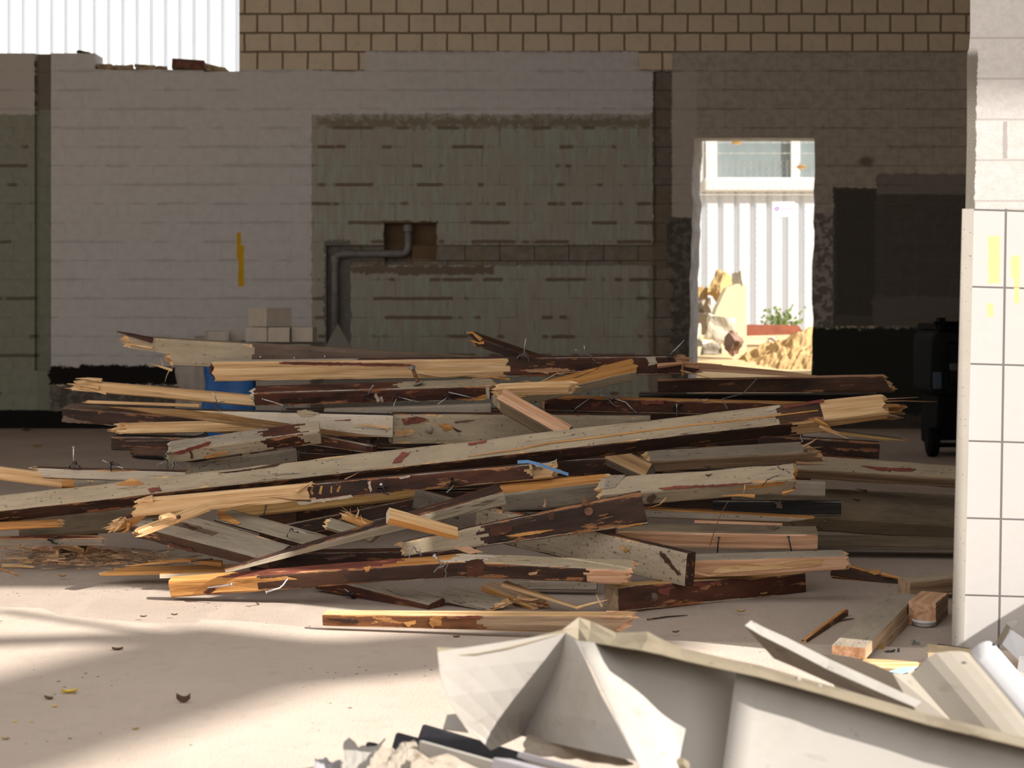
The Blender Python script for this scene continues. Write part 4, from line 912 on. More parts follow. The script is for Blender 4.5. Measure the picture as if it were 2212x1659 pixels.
pt('N3', 'U', [(1310, 1028), (1350, 1026), (1330, 1052), (1305, 1056)], 'grey', 'paint_band'); pt('N3', 'U', [(1420, 1053), (1560, 1047), (1630, 1044), (1560, 1050), (1430, 1057)], 'rust', jag=.8); pt('N3', 'U', [(1522, 1008), (1536, 1006), (1534, 1011)], 'brown'); pt('N3', 'U', [(1524, 1026), (1538, 1024), (1530, 1030)], 'brown'); pt('N3', 'L', [(1590, 1058), (1640, 1046), (1700, 1040), (1690, 1048), (1640, 1054)], 'orange', jag=.6); pt('N3', 'L', [(1396, 1078), (1412, 1066), (1420, 1072), (1404, 1092)], 'weather')
pt('N14', 'L', [(1420, 1272), (1450, 1268), (1448, 1284), (1424, 1284)], 'rust', jag=1.0); pt('N14', 'L', [(1384, 1292), (1404, 1286), (1402, 1298)], 'brown'); pt('N14', 'L', [(1490, 1262), (1560, 1256), (1558, 1262), (1494, 1268)], 'rust', jag=1.0)
pt('N13', 'L', [(1534, 1240), (1560, 1222), (1640, 1216), (1780, 1208), (1770, 1222), (1640, 1232), (1575, 1236)], 'raw', 'peeled_face'); pt('F1', 'L', [(870, 1346), (895, 1340), (900, 1346), (880, 1354)], 'orange'); pt('F1', 'L', [(925, 1336), (955, 1330), (950, 1350), (932, 1356)], 'orange', jag=.8); pt('F1', 'L', [(700, 1336), (770, 1338), (776, 1346), (740, 1344)], 'dark', 'stain_band'); pt('F1', 'L', [(960, 1332), (1040, 1330), (1042, 1336), (966, 1338)], 'rust')
pt('T6', 'L', [(808, 851), (813, 849), (820, 866), (815, 870)], 'white', 'paint_flake', jag=.4); pt('T6', 'L', [(821, 858), (826, 856), (829, 868), (824, 870)], 'white', 'paint_flake', jag=.3); pt('T6', 'L', [(984, 862), (1020, 862), (1056, 850), (1056, 862), (1010, 866)], 'orange', jag=.6); pt('T6', 'L', [(600, 862), (700, 858), (690, 866), (610, 872)], 'dark', 'stain_band'); pt('T6', 'L', [(1048, 836), (1056, 834), (1058, 862), (1052, 862)], 'white', 'paint_flake')
pt('T4', 'L', [(1275, 872), (1300, 868), (1296, 878), (1280, 880)], 'rust', jag=.8); pt('T4', 'L', [(1500, 862), (1530, 861), (1526, 866)], 'white', 'paint_flake', jag=.6); pt('T4', 'L', [(1380, 866), (1440, 864), (1436, 872), (1390, 876)], 'rust', jag=.9)
pt('T16', 'L', [(370, 980), (440, 958), (455, 954), (450, 962), (390, 980)], 'rust', jag=.7); pt('T16', 'L', [(408, 972), (411, 970), (418, 990), (414, 992)], 'brown', jag=.6); pt('T16', 'L', [(440, 985), (490, 975), (495, 979), (446, 990)], 'orange', jag=.5); pt('T16', 'U', [(426, 940), (446, 932), (452, 940), (434, 946)], 'black', jag=.8)
pt('T2', 'L', [(1092, 772), (1160, 772), (1190, 790), (1140, 798), (1095, 788)], 'brown', 'stain_band', jag=1.0); pt('T2', 'L', [(1120, 800), (1190, 794), (1250, 800), (1180, 806)], 'rawpink', jag=.8); pt('T2', 'L', [(600, 782), (740, 783), (890, 787), (890, 791), (720, 789), (606, 786)], 'rust', jag=.5); pt('T2', 'L', [(1398, 772), (1415, 770), (1420, 786), (1404, 790)], 'white', 'paint_flake', jag=.8)
pt('T12', 'L', [(136, 898), (160, 906), (200, 912), (160, 914), (137, 912)], 'weather', 'paint_flake', jag=.8); pt('T14', 'L', [(270, 951), (370, 950), (368, 953), (272, 954)], 'weather', 'paint_flake', jag=.5); pt('N20', 'U', [(370, 1132), (400, 1128), (470, 1152), (460, 1156), (420, 1146)], 'weather', 'crack', jag=.5); pt('N20', 'U', [(330, 1122), (360, 1120), (430, 1142), (420, 1144)], 'brown', 'crack', jag=.5); pt('N20b', 'U', [(470, 1103), (486, 1108), (522, 1130), (515, 1134), (478, 1122)], 'orange', jag=.6)
pt('N20', 'L', [(360, 1172), (420, 1186), (418, 1192), (362, 1180)], 'red', jag=.9); pt('N12', 'U', [(1655, 1138), (1672, 1134), (1684, 1139), (1670, 1144)], 'weather', 'knot', jag=.2); pt('N7', 'U', [(1860, 1006), (1900, 1010), (1980, 1012), (1970, 1018), (1900, 1016)], 'rust', jag=.4); pt('N8', 'U', [(1840, 1078), (1860, 1080), (1858, 1083)], 'brown'); pt('N8', 'U', [(1850, 1056), (1874, 1058), (1872, 1062)], 'brown'); pt('N10', 'L', [(1672, 1086), (1690, 1082), (1688, 1098), (1678, 1096)], 'weather', 'paint_flake', jag=.6)
pt('N58', 'L', [(1872, 1236), (1900, 1228), (1896, 1242)], 'orange', jag=.8); pt('N24', 'U', [(20, 1160), (110, 1155), (210, 1160), (120, 1163)], 'rust', jag=.3); pt('N25', 'L', [(100, 1132), (135, 1128), (130, 1136)], 'weather')
# ------------------------------------------------------------------ bent sheets and scraps in the foreground
def sheetmat(name, c, dirt, k=.35, rough=.5):
    g = G(name, rough, .4); p = g.coord('Object')
    n = g.noise(p, 5, 5, .65); n2 = g.noise(p, 22, 4, .6); n3 = g.noise(g.vm('MULTIPLY', p, (1.0, 1.0, 3.0)), 9, 4, .7)
    cc = g.mix(g.mul(g.step(n, .45, .72), k), c, dirt); cc = g.mix(g.mul(g.step(n3, .60, .72), k), cc, tuple(x * .7 for x in dirt))
    cc = g.mix(g.mul(g.step(n2, .66, .72), .5), cc, tuple(x * .5 for x in dirt))
    g.col(cc); g.bump(n2, .06, .004); return g.mat
FM = dict(sheet=sheetmat('bent_sheet_white', (.355, .332, .305), (.25, .215, .165)), rim=sheetmat('sheet_rim_dirty', (.22, .185, .13), (.10, .075, .05), .7),
          flange=sheetmat('flange_grey', (.33, .31, .28), (.26, .23, .19)), corr=sheetmat('corrugated_beige', (.27, .24, .20), (.21, .175, .13)),
          bluew=sheetmat('white_edge', (.58, .58, .60), (.6, .55, .5), .2), crum=sheetmat('crumpled_white', (.36, .31, .255), (.17, .10, .045), .7),
          web=sheetmat('shaded_web', (.15, .12, .09), (.10, .07, .045), .7), rubber=plain('black_rubber', (.022, .022, .028), .5, 0, .4, 20), greysheet=sheetmat('grey_profile', (.34, .33, .355), (.34, .32, .32), .3),
          cyan=plain('pale_cyan_plastic', (.42, .70, .78), .35, 0, .15, 9), woodp=plain('tan_panel', (.42, .32, .20), .6, 0, .2, 14))
def lerp(a, b, t): return a + (b - a) * t
def lerp2(a, b, t): return tuple(lerp(x, y, t) for x, y in zip(a, b))
bs = empty('bent_metal_sheet', P(1250, 1600, 3.4), 'large bent off-white metal sheet with dirty folded rim, nearest across the bottom right', 'metal sheet')
def strip(name, rows, mat, parent, th=.0012, sub=0, smooth=False, sh=False):
    """rows: lists of (px,py,d); a quad surface through them, given the thickness of sheet metal"""
    n = len(rows[0]); v = [P(*p) for r in rows for p in r]; f = []
    for i in range(len(rows) - 1):
        for j in range(n - 1): f.append((i*n+j, i*n+j+1, (i+1)*n+j+1, (i+1)*n+j))
    o = mesh_obj(name, v, f, mat, parent, None, smooth or sh)
    if sub: m = o.modifiers.new('sub', 'SUBSURF'); m.levels = m.render_levels = sub; m.subdivision_type = 'SIMPLE' if not smooth else 'CATMULL_CLARK'
    solid(o, th, 0); return o
Lc = [(945, 1408, 3.30), (949, 1450, 3.31), (965, 1505, 3.33), (1000, 1562, 3.37), (1060, 1621, 3.43)]
Rc = [(1222, 1367, 3.50), (1210, 1422, 3.51), (1187, 1478, 3.52), (1158, 1533, 3.53), (1127, 1590, 3.55)]
strip('left_flap', [[lerp2(a, b, t) for t in (0, .2, .4, .6, .8, 1)] for a, b in zip(Lc, Rc)], FM['sheet'], bs)
F2 = [(1249, 1384, 3.44), (1272, 1440, 3.33), (1300, 1502, 3.22), (1335, 1565, 3.12), (1377, 1645, 3.02)]
strip('folded_gusset', [[lerp2(a, (b[0] - 3 * math.sin(t * 3.14), b[1], b[2]), t) for t in (0, .25, .5, .75, 1)] for a, b in zip(Rc, F2)], FM['sheet'], bs)
top = [(1249, 1384, 3.44), (1290, 1389, 3.46), (1340, 1398, 3.46), (1385, 1405, 3.455), (1430, 1415, 3.445), (1480, 1428, 3.43), (1600, 1454, 3.40)]
bot = [(1420, 1735, 2.97), (1435, 1740, 3.06), (1450, 1745, 3.13), (1470, 1750, 3.18), (1490, 1760, 3.2), (1515, 1770, 3.2), (1620, 1790, 3.18)]
top2 = [(1590, 1452, 3.33), (1640, 1463, 3.315), (1790, 1504, 3.25), (2000, 1565, 3.15), (2212, 1615, 3.05), (2520, 1700, 2.92)]
bot2 = [(1545, 1780, 3.08), (1600, 1800, 3.065), (1760, 1850, 2.995), (1980, 1920, 2.885), (2230, 1990, 2.765), (2560, 2080, 2.60)]
strip('front_panel', [[lerp2(a, b, t) for a, b in zip(top, bot)] for t in (0, .15, .3, .5, .75, 1)], FM['sheet'], bs, sh=True)
strip('overlapping_panel', [[lerp2(a, (b[0], b[1], b[2]), t) for a, b in zip(top2, bot2)] for t in (0, .08, .15, .22, .3, .4, .5, .62, .75, 1)], FM['sheet'], bs, sh=True)
rt = [(943, 1399, 3.32), (990, 1401, 3.36), (1030, 1401, 3.39), (1100, 1389, 3.43), (1215, 1361, 3.52), (1250, 1334, 3.55), (1275, 1342, 3.55), (1330, 1367, 3.52), (1372, 1367, 3.51), (1398, 1365, 3.50), (1430, 1382, 3.48), (1470, 1400, 3.46), (1560, 1421, 3.42), (1640, 1438, 3.38), (1790, 1481, 3.32), (2000, 1542, 3.22), (2212, 1594, 3.12), (2520, 1678, 2.99)]
rb = [(945, 1408, 3.30), (990, 1416, 3.335), (1030, 1413, 3.36), (1100, 1400, 3.41), (1222, 1367, 3.50), (1249, 1384, 3.50), (1270, 1387, 3.49), (1315, 1394, 3.47), (1350, 1400, 3.455), (1385, 1405, 3.445), (1430, 1415, 3.43), (1480, 1428, 3.41), (1560, 1446, 3.375), (1640, 1463, 3.345), (1790, 1504, 3.28), (2000, 1565, 3.18), (2212, 1615, 3.08), (2520, 1700, 2.95)]
rb = [(x, y, d - (.0 if x < 1250 else min(.085, (x - 1240) * .0006))) for x, y, d in rb]
rm = [(x, lerp(y, y2, .45) , d - .012 - (.0 if x < 1250 else min(.08, (x - 1240) * .0005))) for (x, y, d), (x2, y2, d2) in zip(rt, rb)]
strip('folded_rim', [rt, rm, rb], FM['rim'], bs, .002)
b = MB()
for (x, y, d) in ((1385, 1398, 3.43), (1430, 1397, 3.45), (1475, 1418, 3.41), (1492, 1420, 3.40), (1512, 1424, 3.39), (1620, 1444, 3.35), (1725, 1466, 3.30), (1770, 1484, 3.275), (1975, 1550, 3.17)):
    c = P(x, y, d - .012); b = MB(); b.tube([c, c + Vector((0, -.006, .002))], [.006, .004], 8); b.build('rivet', FM['sheet'], bs)
b = MB(); p = P(1478, 1655, 3.15); b.tube([p, p + Vector((-.01, -.02, .015))], [.012, .008], 8); b.build('torn_tab', FM['rim'], bs)

# angle strip behind the rim
an = empty('metal_angle_strip', P(1790, 1435, 3.6), 'long grey angle strip slanting down right behind the rim of the bent sheet', 'metal strip')
up_ = [(1622, 1341, 3.62), (1650, 1356, 3.59), (1700, 1378, 3.55), (1790, 1424, 3.47), (1900, 1474, 3.37), (1990, 1516, 3.28)]
lo_ = [(1609, 1352, 3.58), (1645, 1374, 3.55), (1698, 1400, 3.51), (1786, 1446, 3.43), (1890, 1492, 3.33), (1975, 1528, 3.25)]
strip('top_flange', [up_, lo_], FM['flange'], an, .002)
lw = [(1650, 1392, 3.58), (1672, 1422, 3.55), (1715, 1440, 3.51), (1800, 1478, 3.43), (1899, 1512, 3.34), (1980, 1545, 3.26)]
strip('lower_web', [lo_, lw], FM['web'], an, .002)  # shade on the web is put into its darker colour

# corrugated sheet
far = [(1763, 1411), (1800, 1413), (1843, 1420), (1890, 1436), (1928, 1454), (1967, 1457), (1985, 1440), (2003, 1422), (2022, 1411), (2050, 1407), (2076, 1407), (2092, 1411)]
far2 = [(2092, 1411), (2104, 1398), (2122, 1387), (2138, 1383), (2153, 1396), (2166, 1422)]
def ext(pts, n=5): return [[(x + 205 * t, y + 235 * t * (1 + .05 * t), lerp(3.66, 3.36, t)) for x, y in pts] for t in [i / n for i in range(n + 1)]]
cs_ = empty('corrugated_sheet', P(2000, 1480, 3.4), 'beige corrugated sheet with broad ribs at lower right, bright white end rib', 'metal sheet')
strip('ribbed_field', ext([q for q in far if q[0] > 1960]), FM['corr'], cs_, .0015, 1, False)
strip('bent_wing', [[(1763, 1411, 3.80), (1800, 1413, 3.75), (1843, 1420, 3.69), (1890, 1436, 3.62), (1928, 1454, 3.56), (1967, 1457, 3.66)], [(1830, 1530, 3.74), (1862, 1535, 3.70), (1900, 1542, 3.64), (1940, 1550, 3.58), (1985, 1556, 3.52), (2066, 1570, 3.51)]], FM['corr'], cs_, .0015)
strip('end_rib', ext(far2), FM['bluew'], cs_, .0015, 1, True)
b = MB(); p = P(2146, 1393, 3.6); b.tube([p, p + Vector((0, -.004, .003))], .004, 8); b.build('screw_hole', FM['rubber'], cs_)

# scrap gutter at the pier
gp = empty('scrap_gutter', P(2180, 1430, 4.35), 'white gutter offcut with turned edge leaning by the foot of the tiled pier', 'metal scrap')
strip('side_panel', [[(2178, 1356, 4.62), (2230, 1392, 4.58), (2300, 1430, 4.5)], [(2161, 1388, 4.60), (2205, 1432, 4.52), (2280, 1500, 4.2)]], FM['bluew'], gp, .002)
strip('turned_edge', [[(2175, 1349, 4.64), (2182, 1354, 4.61)], [(2152, 1388, 4.63), (2161, 1394, 4.59)]], FM['rim'], gp, .003)
strip('bent_tip', [[(2172, 1346, 4.64), (2193, 1340, 4.68)], [(2186, 1359, 4.61), (2201, 1344, 4.65)]], FM['flange'], gp, .002)
gs = empty('scrap_gutter', P(2205, 1450, 4.1), 'small white upturned profile at the right frame edge below the gutter offcut', 'metal scrap')
strip('upright_web', [[(2202, 1418, 4.38), (2260, 1425, 4.35)], [(2197, 1450, 4.38), (2260, 1470, 4.35)]], FM['bluew'], gs, .003)
strip('lower_lip', [[(2197, 1450, 4.38), (2260, 1470, 4.35)], [(2190, 1472, 4.32), (2255, 1490, 4.28)]], FM['flange'], gs, .003)
bp = empty('tan_panel', P(2050, 1420, 4.6), 'tan panel with white torn corner on the floor at the foot of the pier', 'panel')
strip('panel_face', [[(2003, 1393, 4.66), (2045, 1397, 4.62), (2095, 1404, 4.57)], [(2006, 1432, 4.5), (2045, 1438, 4.46), (2095, 1445, 4.42)]], FM['woodp'], bp, .006)
strip('torn_flap', [[(1982, 1404, 4.60), (2002, 1398, 4.62)], [(1984, 1406, 4.60), (2003, 1413, 4.58)]], FM['crum'], bp, .003)
strip('dark_lip', [[(2025, 1391, 4.66), (2094, 1401, 4.6)], [(2025, 1394, 4.65), (2094, 1405, 4.59)]], FM['rubber'], bp, .003)
cy = strip('plastic_scrap', [[(1925, 1449, 4.45), (1950, 1442, 4.47), (1982, 1440, 4.48)], [(1920, 1451, 4.44), (1945, 1455, 4.42), (1968, 1450, 4.43)]], FM['cyan'], None, .002)
tag(cy, 'pale blue plastic scrap between the grey stud and the corrugated sheet', 'plastic scrap')
o = strip('thin_plank', [[(1843, 1424, 4.62), (1920, 1428, 4.60), (1996, 1434, 4.56)], [(1850, 1441, 4.52), (1920, 1447, 4.48), (1950, 1450, 4.46)]], M['raw'], None, .008)
tag(o, 'thin sunlit plank just in front of the grey dusty stud', 'plank')

# heap of stripped scraps at the bottom left of the sheet
def bar(name, label, a, bq, w, h, mat, cat, rot=0.0, group=None, parent=None, bev=.006):
    A, B = P(*a), P(*bq); t = (B - A).normalized(); s = t.cross(Vector((0, 0, 1))).normalized(); q = s.cross(t)
    s2 = s * math.cos(rot) + q * math.sin(rot); q2 = q * math.cos(rot) - s * math.sin(rot)
    W = Matrix(((t.x, s2.x, q2.x, A.x), (t.y, s2.y, q2.y, A.y), (t.z, s2.z, q2.z, A.z), (0, 0, 0, 1)))
    mb = MB(); mb.box((0, -w, -h), ((B - A).length, 0, 0)); o = mb.build(name, mat, parent, False, W)
    if bev: bevel(o, bev)
    return tag(o, label, cat, group) if label else o
bar('rubber_strip', 'upper black rubber strip sticking out left below the bent sheet', (912, 1562, 3.76), (1180, 1640, 3.58), .07, .05, FM['rubber'], 'rubber strip', .5, 'rubber strips under the sheet')
bar('rubber_strip', 'lower black rubber strip with rounded end, just above the crumpled scraps', (854, 1580, 3.62), (1110, 1650, 3.46), .07, .045, FM['rubber'], 'rubber strip', .4, 'rubber strips under the sheet')
bar('rubber_strip', 'short black rubber end left of the other strips, over the crumpled scraps', (790, 1600, 3.52), (850, 1630, 3.44), .03, .02, FM['rubber'], 'rubber strip', .3, 'rubber strips under the sheet')
bar('metal_profile', 'pale square metal profile running off the bottom edge below the bent sheet', (1064, 1636, 3.05), (1480, 1745, 2.72), .05, .04, FM['greysheet'], 'metal profile', .25, None, None, .003)
bar('metal_profile', 'grey flat metal profile under the fold of the bent sheet', (1120, 1622, 3.20), (1420, 1700, 2.90), .05, .012, FM['greysheet'], 'metal profile', .5, None, None, .002)
bar('metal_profile', 'thin pale strip along the dirty profile at the bottom edge', (905, 1600, 3.36), (1190, 1680, 3.16), .012, .03, FM['flange'], 'metal profile', .1, None, None, .002)
o = strip('grey_flap', [[(966, 1545, 3.50), (985, 1543, 3.50)], [(957, 1575, 3.47), (1012, 1582, 3.45)]], FM['flange'], None, .004); tag(o, 'small grey flap standing beside the left edge of the bent sheet', 'metal scrap')
def crumple(name, label, pts, d, amp, mat, seed, nx=14, ny=9):
    """a crumpled patch between four pixel corners (tl, tr, br, bl)"""
    v = []; f = []
    for j in range(ny + 1):
        for i in range(nx + 1):
            s, t = i / nx, j / ny
            x = lerp(lerp(pts[0][0], pts[1][0], s), lerp(pts[3][0], pts[2][0], s), t); y = lerp(lerp(pts[0][1], pts[1][1], s), lerp(pts[3][1], pts[2][1], s), t)
            n = mnoise.noise(Vector((s * 3.2 + seed, t * 2.3, seed))) + .5 * mnoise.noise(Vector((s * 8 + seed, t * 7, 3)))
            q = P(x + 8 * mnoise.noise(Vector((t * 5, seed, s))), y, d - .16 * t + amp * n); q.z += amp * .6 * n; v.append(q)
    for j in range(ny):
        for i in range(nx): f.append((j*(nx+1)+i, j*(nx+1)+i+1, (j+1)*(nx+1)+i+1, (j+1)*(nx+1)+i))
    o = mesh_obj(name, v, f, mat); solid(o, .004); return tag(o, label, 'crumpled scrap', 'crumpled scraps at the bottom edge')
crumple('crumpled_scrap', 'crumpled white scrap with upright lump, in front of the rubber strips', [(822, 1612), (900, 1606), (895, 1675), (790, 1670)], 3.40, .035, FM['crum'], 1.3)
crumple('crumpled_scrap', 'dirty brown and white scrap right of the crumpled lump, bottom edge', [(900, 1622), (1070, 1662), (1050, 1695), (880, 1685)], 3.30, .03, FM['crum'], 5.1)
crumple('crumpled_scrap', 'greyish crumpled scrap left of the white lump, bottom edge', [(745, 1606), (830, 1602), (800, 1680), (735, 1680)], 3.46, .03, FM['flange'], 8.7)
crumple('crumpled_scrap', 'grey rolled scrap furthest left on the bottom edge', [(682, 1640), (735, 1648), (740, 1690), (672, 1690)], 3.48, .02, FM['greysheet'], 2.2)
crumple('crumpled_scrap', 'torn pale lining inside the fold of the bent sheet', [(1140, 1592), (1290, 1612), (1370, 1650), (1130, 1625)], 3.47, .015, FM['crum'], 4.4)

# lid, metal bits, splinter heap, leaves
b = MB(); n = 40; c = FL(1996, 1352, 0); prof = [(.030, .0), (.034, .004), (.034, .011), (.0385, .012), (.0385, .018), (.034, .019), (.033, .016), (.028, .015), (0.001, .015)]
v = [c + Vector((r * math.cos(2*math.pi*k/n), r * math.sin(2*math.pi*k/n), z + .002)) for r, z in prof for k in range(n)]
f = [(i*n+k, i*n+(k+1) % n, (i+1)*n+(k+1) % n, (i+1)*n+k) for i in range(len(prof)-1) for k in range(n)] + [tuple(range(n-1, -1, -1))]
o = mesh_obj('white_tub', v, f, plain('white_plastic', (.74, .73, .72), .35), None, None, True); tag(o, 'round white plastic tub lying in front of the chunky wood block', 'tub')
def metalbit(x, y, label, s):
    b = MB(); c = FL(x, y, .006)
    for k in range(5):
        a = R.uniform(0, 6.28); p = c + Vector((R.uniform(-.022, .022), R.uniform(-.01, .01), R.uniform(0, .008))) * s; d = Vector((math.cos(a), math.sin(a) * .6, R.uniform(-.1, .4))) * .014 * s
        b.tube([p - d, p, p + d + Vector((0, 0, .004))], .0028 * s, 6)
    o = b.build('metal_fitting', M['clip'] if s > .9 else M['clipgrey']); tag(o, label, 'metal fitting')
metalbit(1938, 1412, 'dark twisted metal fitting on the floor right of the grey stud', 1.1); metalbit(1981, 1390, 'small grey metal fitting on the floor below the white tub', .8)
b = MB(); rr = random.Random(5)
for k in range(420):
    if k < 260: x, y = rr.gauss(150, 75), rr.gauss(1203, 10)
    else: x, y = rr.gauss(285, 55), rr.gauss(1205, 9)
    if x < -60: continue
    y = max(1182, min(1228, y)); c = FL(x, y, .003 + rr.random() ** 2 * .035); L = rr.uniform(.02, .10); a = rr.gauss(0, .5) + (3.14 if rr.random() < .5 else 0); d = Vector((math.cos(a), math.sin(a), rr.uniform(-.12, .12))) * L / 2; w = rr.uniform(.0012, .005)
    if c.z - abs(d.z) < .002: d.z = 0
    b.tube([c - d, c + d], [w, w * .4], 4, rr.choice((0, 0, 1, 2)))
o = b.build('splinter_litter', [M['rawgrey'], M['raw'], M['rawpink']]); tag(o, 'litter of fine wood splinters on the floor at lower left', 'wood splinters', None, 'stuff'); o['kind'] = 'stuff'
def shaving(x, y, w, h, label, seed, mat='raw', rot=0.0, z=.02):
    c = FL(x, y, z); s = c.y / F; W, H = w * s, h * s; nx, ny = 8, 4; v = []
    for j in range(ny + 1):
        for i in range(nx + 1):
            u, t = i / nx - .5, j / ny - .5; k = 1 - abs(u) * .7
            xx, zz = u * W, t * H * k + .25 * H * math.sin(u * 4 + seed); yy = .25 * H * math.cos(t * 4 + seed) + .01 * mnoise.noise(Vector((u * 3, t * 3, seed)))
            v.append(c + Vector((xx * math.cos(rot) - zz * math.sin(rot), yy, max(-z + .003, xx * math.sin(rot) + zz * math.cos(rot)))))
    f = [(j*(nx+1)+i, j*(nx+1)+i+1, (j+1)*(nx+1)+i+1, (j+1)*(nx+1)+i) for j in range(ny) for i in range(nx)]
    o = mesh_obj('wood_shaving', v, f, M[mat]); solid(o, .004); tag(o, label, 'wood shaving', 'large shavings in the splinter litter')
shaving(200, 1197, 40, 30, 'curled brown shaving, rightmost large curl in the splinter litter', 1.0, 'rawpink', .3)
shaving(148, 1184, 70, 20, 'broad pale folded shaving on top of the splinter litter', 2.2, 'raw', -.1, .05)
shaving(100, 1187, 60, 12, 'pinkish strip shaving left of the broad folded shaving', 3.1, 'rawpink', .05, .04)
shaving(112, 1204, 34, 22, 'pointed yellow shaving at the front of the splinter litter', 4.5, 'raw', .5)
shaving(142, 1205, 30, 16, 'grey rolled shaving at the front of the splinter litter', 5.2, 'weather', .1)
shaving(185, 1208, 40, 8, 'narrow slanting shaving below the curled brown shaving', 6.0, 'rawpink', -.8)
shaving(60, 1186, 70, 7, 'long straight shaving at the left end of the splinter litter', 7.0, 'raw', -.25)
shaving(240, 1192, 36, 12, 'flat pink shaving right of the curled brown shaving', 8.0, 'rawpink', -.2)
def stick(x0, y0, x1, y1, r, mat, label, name='twig', z=.004):
    a, c = FL(x0, y0, z), FL(x1, y1, z); b = MB(); m_ = (a + c) / 2 + Vector((0, .01, 0)); b.tube([a, m_, c], [r, r * .9, r * .5], 6); o = b.build(name, M[mat]); tag(o, label, 'twig', 'loose slivers on the floor')
stick(5, 1222, 74, 1225, .008, 'raw', 'pale sliver on the floor at the left frame edge, above the shadow line', 'wood_sliver', .008)
stick(0, 1229, 40, 1243, .004, 'orange', 'thin orange sliver slanting at the left frame edge'); stick(240, 1448, 292, 1434, .0025, 'orange', 'thin sliver alone on the sunlit floor at left')
stick(1398, 1338, 1485, 1329, .003, 'dark', 'dark wavy wire-like twig right of the foremost timber'); stick(1795, 1346, 1845, 1336, .003, 'dark', 'dark twig beside the thin brown stick')
stick(505, 1421, 535, 1420, .002, 'raw', 'tiny straw on the shaded band of the floor'); stick(170, 1637, 200, 1634, .002, 'raw', 'pale straw near the bottom left corner')
lm = plain('dry_leaf', (.38, .23, .08), .8, 0, .3, 40); lm2 = plain('yellow_leaf', (.60, .42, .08), .7, 0, .2, 40); lm3 = plain('brown_leaf', (.11, .065, .045), .85, 0, .3, 40)
def leaf(x, y, w, mat, label, lift=.012, name='dry_leaf'):
    c = FL(x, y, .0); s = c.y / F; W = w * s * .5; v = []; a0 = R.uniform(-.5, .5)
    nn = 7
    for i in range(nn):
        u = i / (nn - 1) * 2 - 1; h = (1 - u * u) ** .6 * W * .45
        for k in (-1, 0, 1):
            x_, y_ = u * W, k * h; z_ = .011 + lift * (abs(k) * .8 + u * u * .6) * W / .03
            v.append(c + Vector((x_ * math.cos(a0) - y_ * math.sin(a0), x_ * math.sin(a0) + y_ * math.cos(a0), z_)))
    f = [(i*3+k, i*3+k+1, (i+1)*3+k+1, (i+1)*3+k) for i in range(nn-1) for k in (0, 1)]
    o = mesh_obj(name, v, f, mat); solid(o, .001); tag(o, label, 'leaf', 'scattered leaves and crumbs')
leaf(80, 968, 22, lm, 'curled yellow-brown leaf on the dim floor near the back left'); leaf(57, 934, 26, lm3, 'dark curled leaf nearest the back wall at left'); leaf(135, 1252, 18, lm, 'small tan leaf on the floor right above the shadow line')
leaf(150, 1506, 34, lm2, 'largest yellow leaf on the sunlit floor at left'); leaf(118, 1536, 14, lm2, 'yellow leaf just below the largest one'); leaf(396, 1527, 30, lm3, 'dark brown curled leaf in the shaded band of the floor', .03); leaf(105, 1519, 24, lm3, 'reddish leaf with pale stem left of the yellow ones'); leaf(12, 1607, 16, lm, 'orange crumb at the left edge near the bottom')
leaf(293, 1585, 14, lm, 'pale crumb on the sunlit floor near the bottom'); leaf(254, 1412, 24, lm3, 'brown chip on the bright floor below the shadow lines'); leaf(32, 1569, 8, lm2, 'tiny yellow leaf, left of a pair'); leaf(68, 1570, 8, lm2, 'tiny yellow leaf, right of a pair')
leaf(310, 1340, 14, lm3, 'dark crumb on the broken screed edge, left of two'); leaf(377, 1336, 14, lm3, 'dark crumb on the broken screed edge, right of two'); leaf(986, 1384, 14, lm3, 'brown crumb below the foremost timber'); leaf(1600, 1329, 18, lm, 'orange crumb on the floor right of the red-brown beam'); leaf(1460, 1374, 16, lm3, 'dark crumb on the floor behind the bent sheet'); leaf(1650, 1291, 18, lm, 'orange crumb beside the far end of the red-brown beam')
# strap and wire
b = MB(); sp_ = [P(1118, 998, 6.0), P(1140, 997, 5.99), P(1165, 1003, 5.98), P(1195, 1014, 5.98), P(1228, 1025, 5.98)]
v = []
for q in sp_: v += [q + Vector((0, 0, .006)), q - Vector((0, 0, .006))]
o = mesh_obj('blue_strap', v, [(2*i, 2*i+1, 2*i+3, 2*i+2) for i in range(4)], plain('blue_plastic', (.13, .27, .50), .4)); solid(o, .0015); tag(o, 'blue plastic strap curling over the pale end of the dark beam', 'strap')
b = MB(); b.tube([P(1573, 1083, 5.78), P(1560, 1105, 5.74), P(1545, 1140, 5.71), P(1534, 1178, 5.72)], .0016, 5); o = b.build('thin_wire', M['rusty']); tag(o, 'thin rusty wire hanging down from the thick cream beam', 'wire')
b = MB(); b.tube([P(1638, 815, 7.5), P(1605, 850, 7.3), P(1560, 862, 7.22), P(1570, 882, 7.1)], .003, 5); o = b.build('thin_wire', M['clipgrey']); tag(o, 'grey bent wire hanging over the dark top right beam', 'wire')
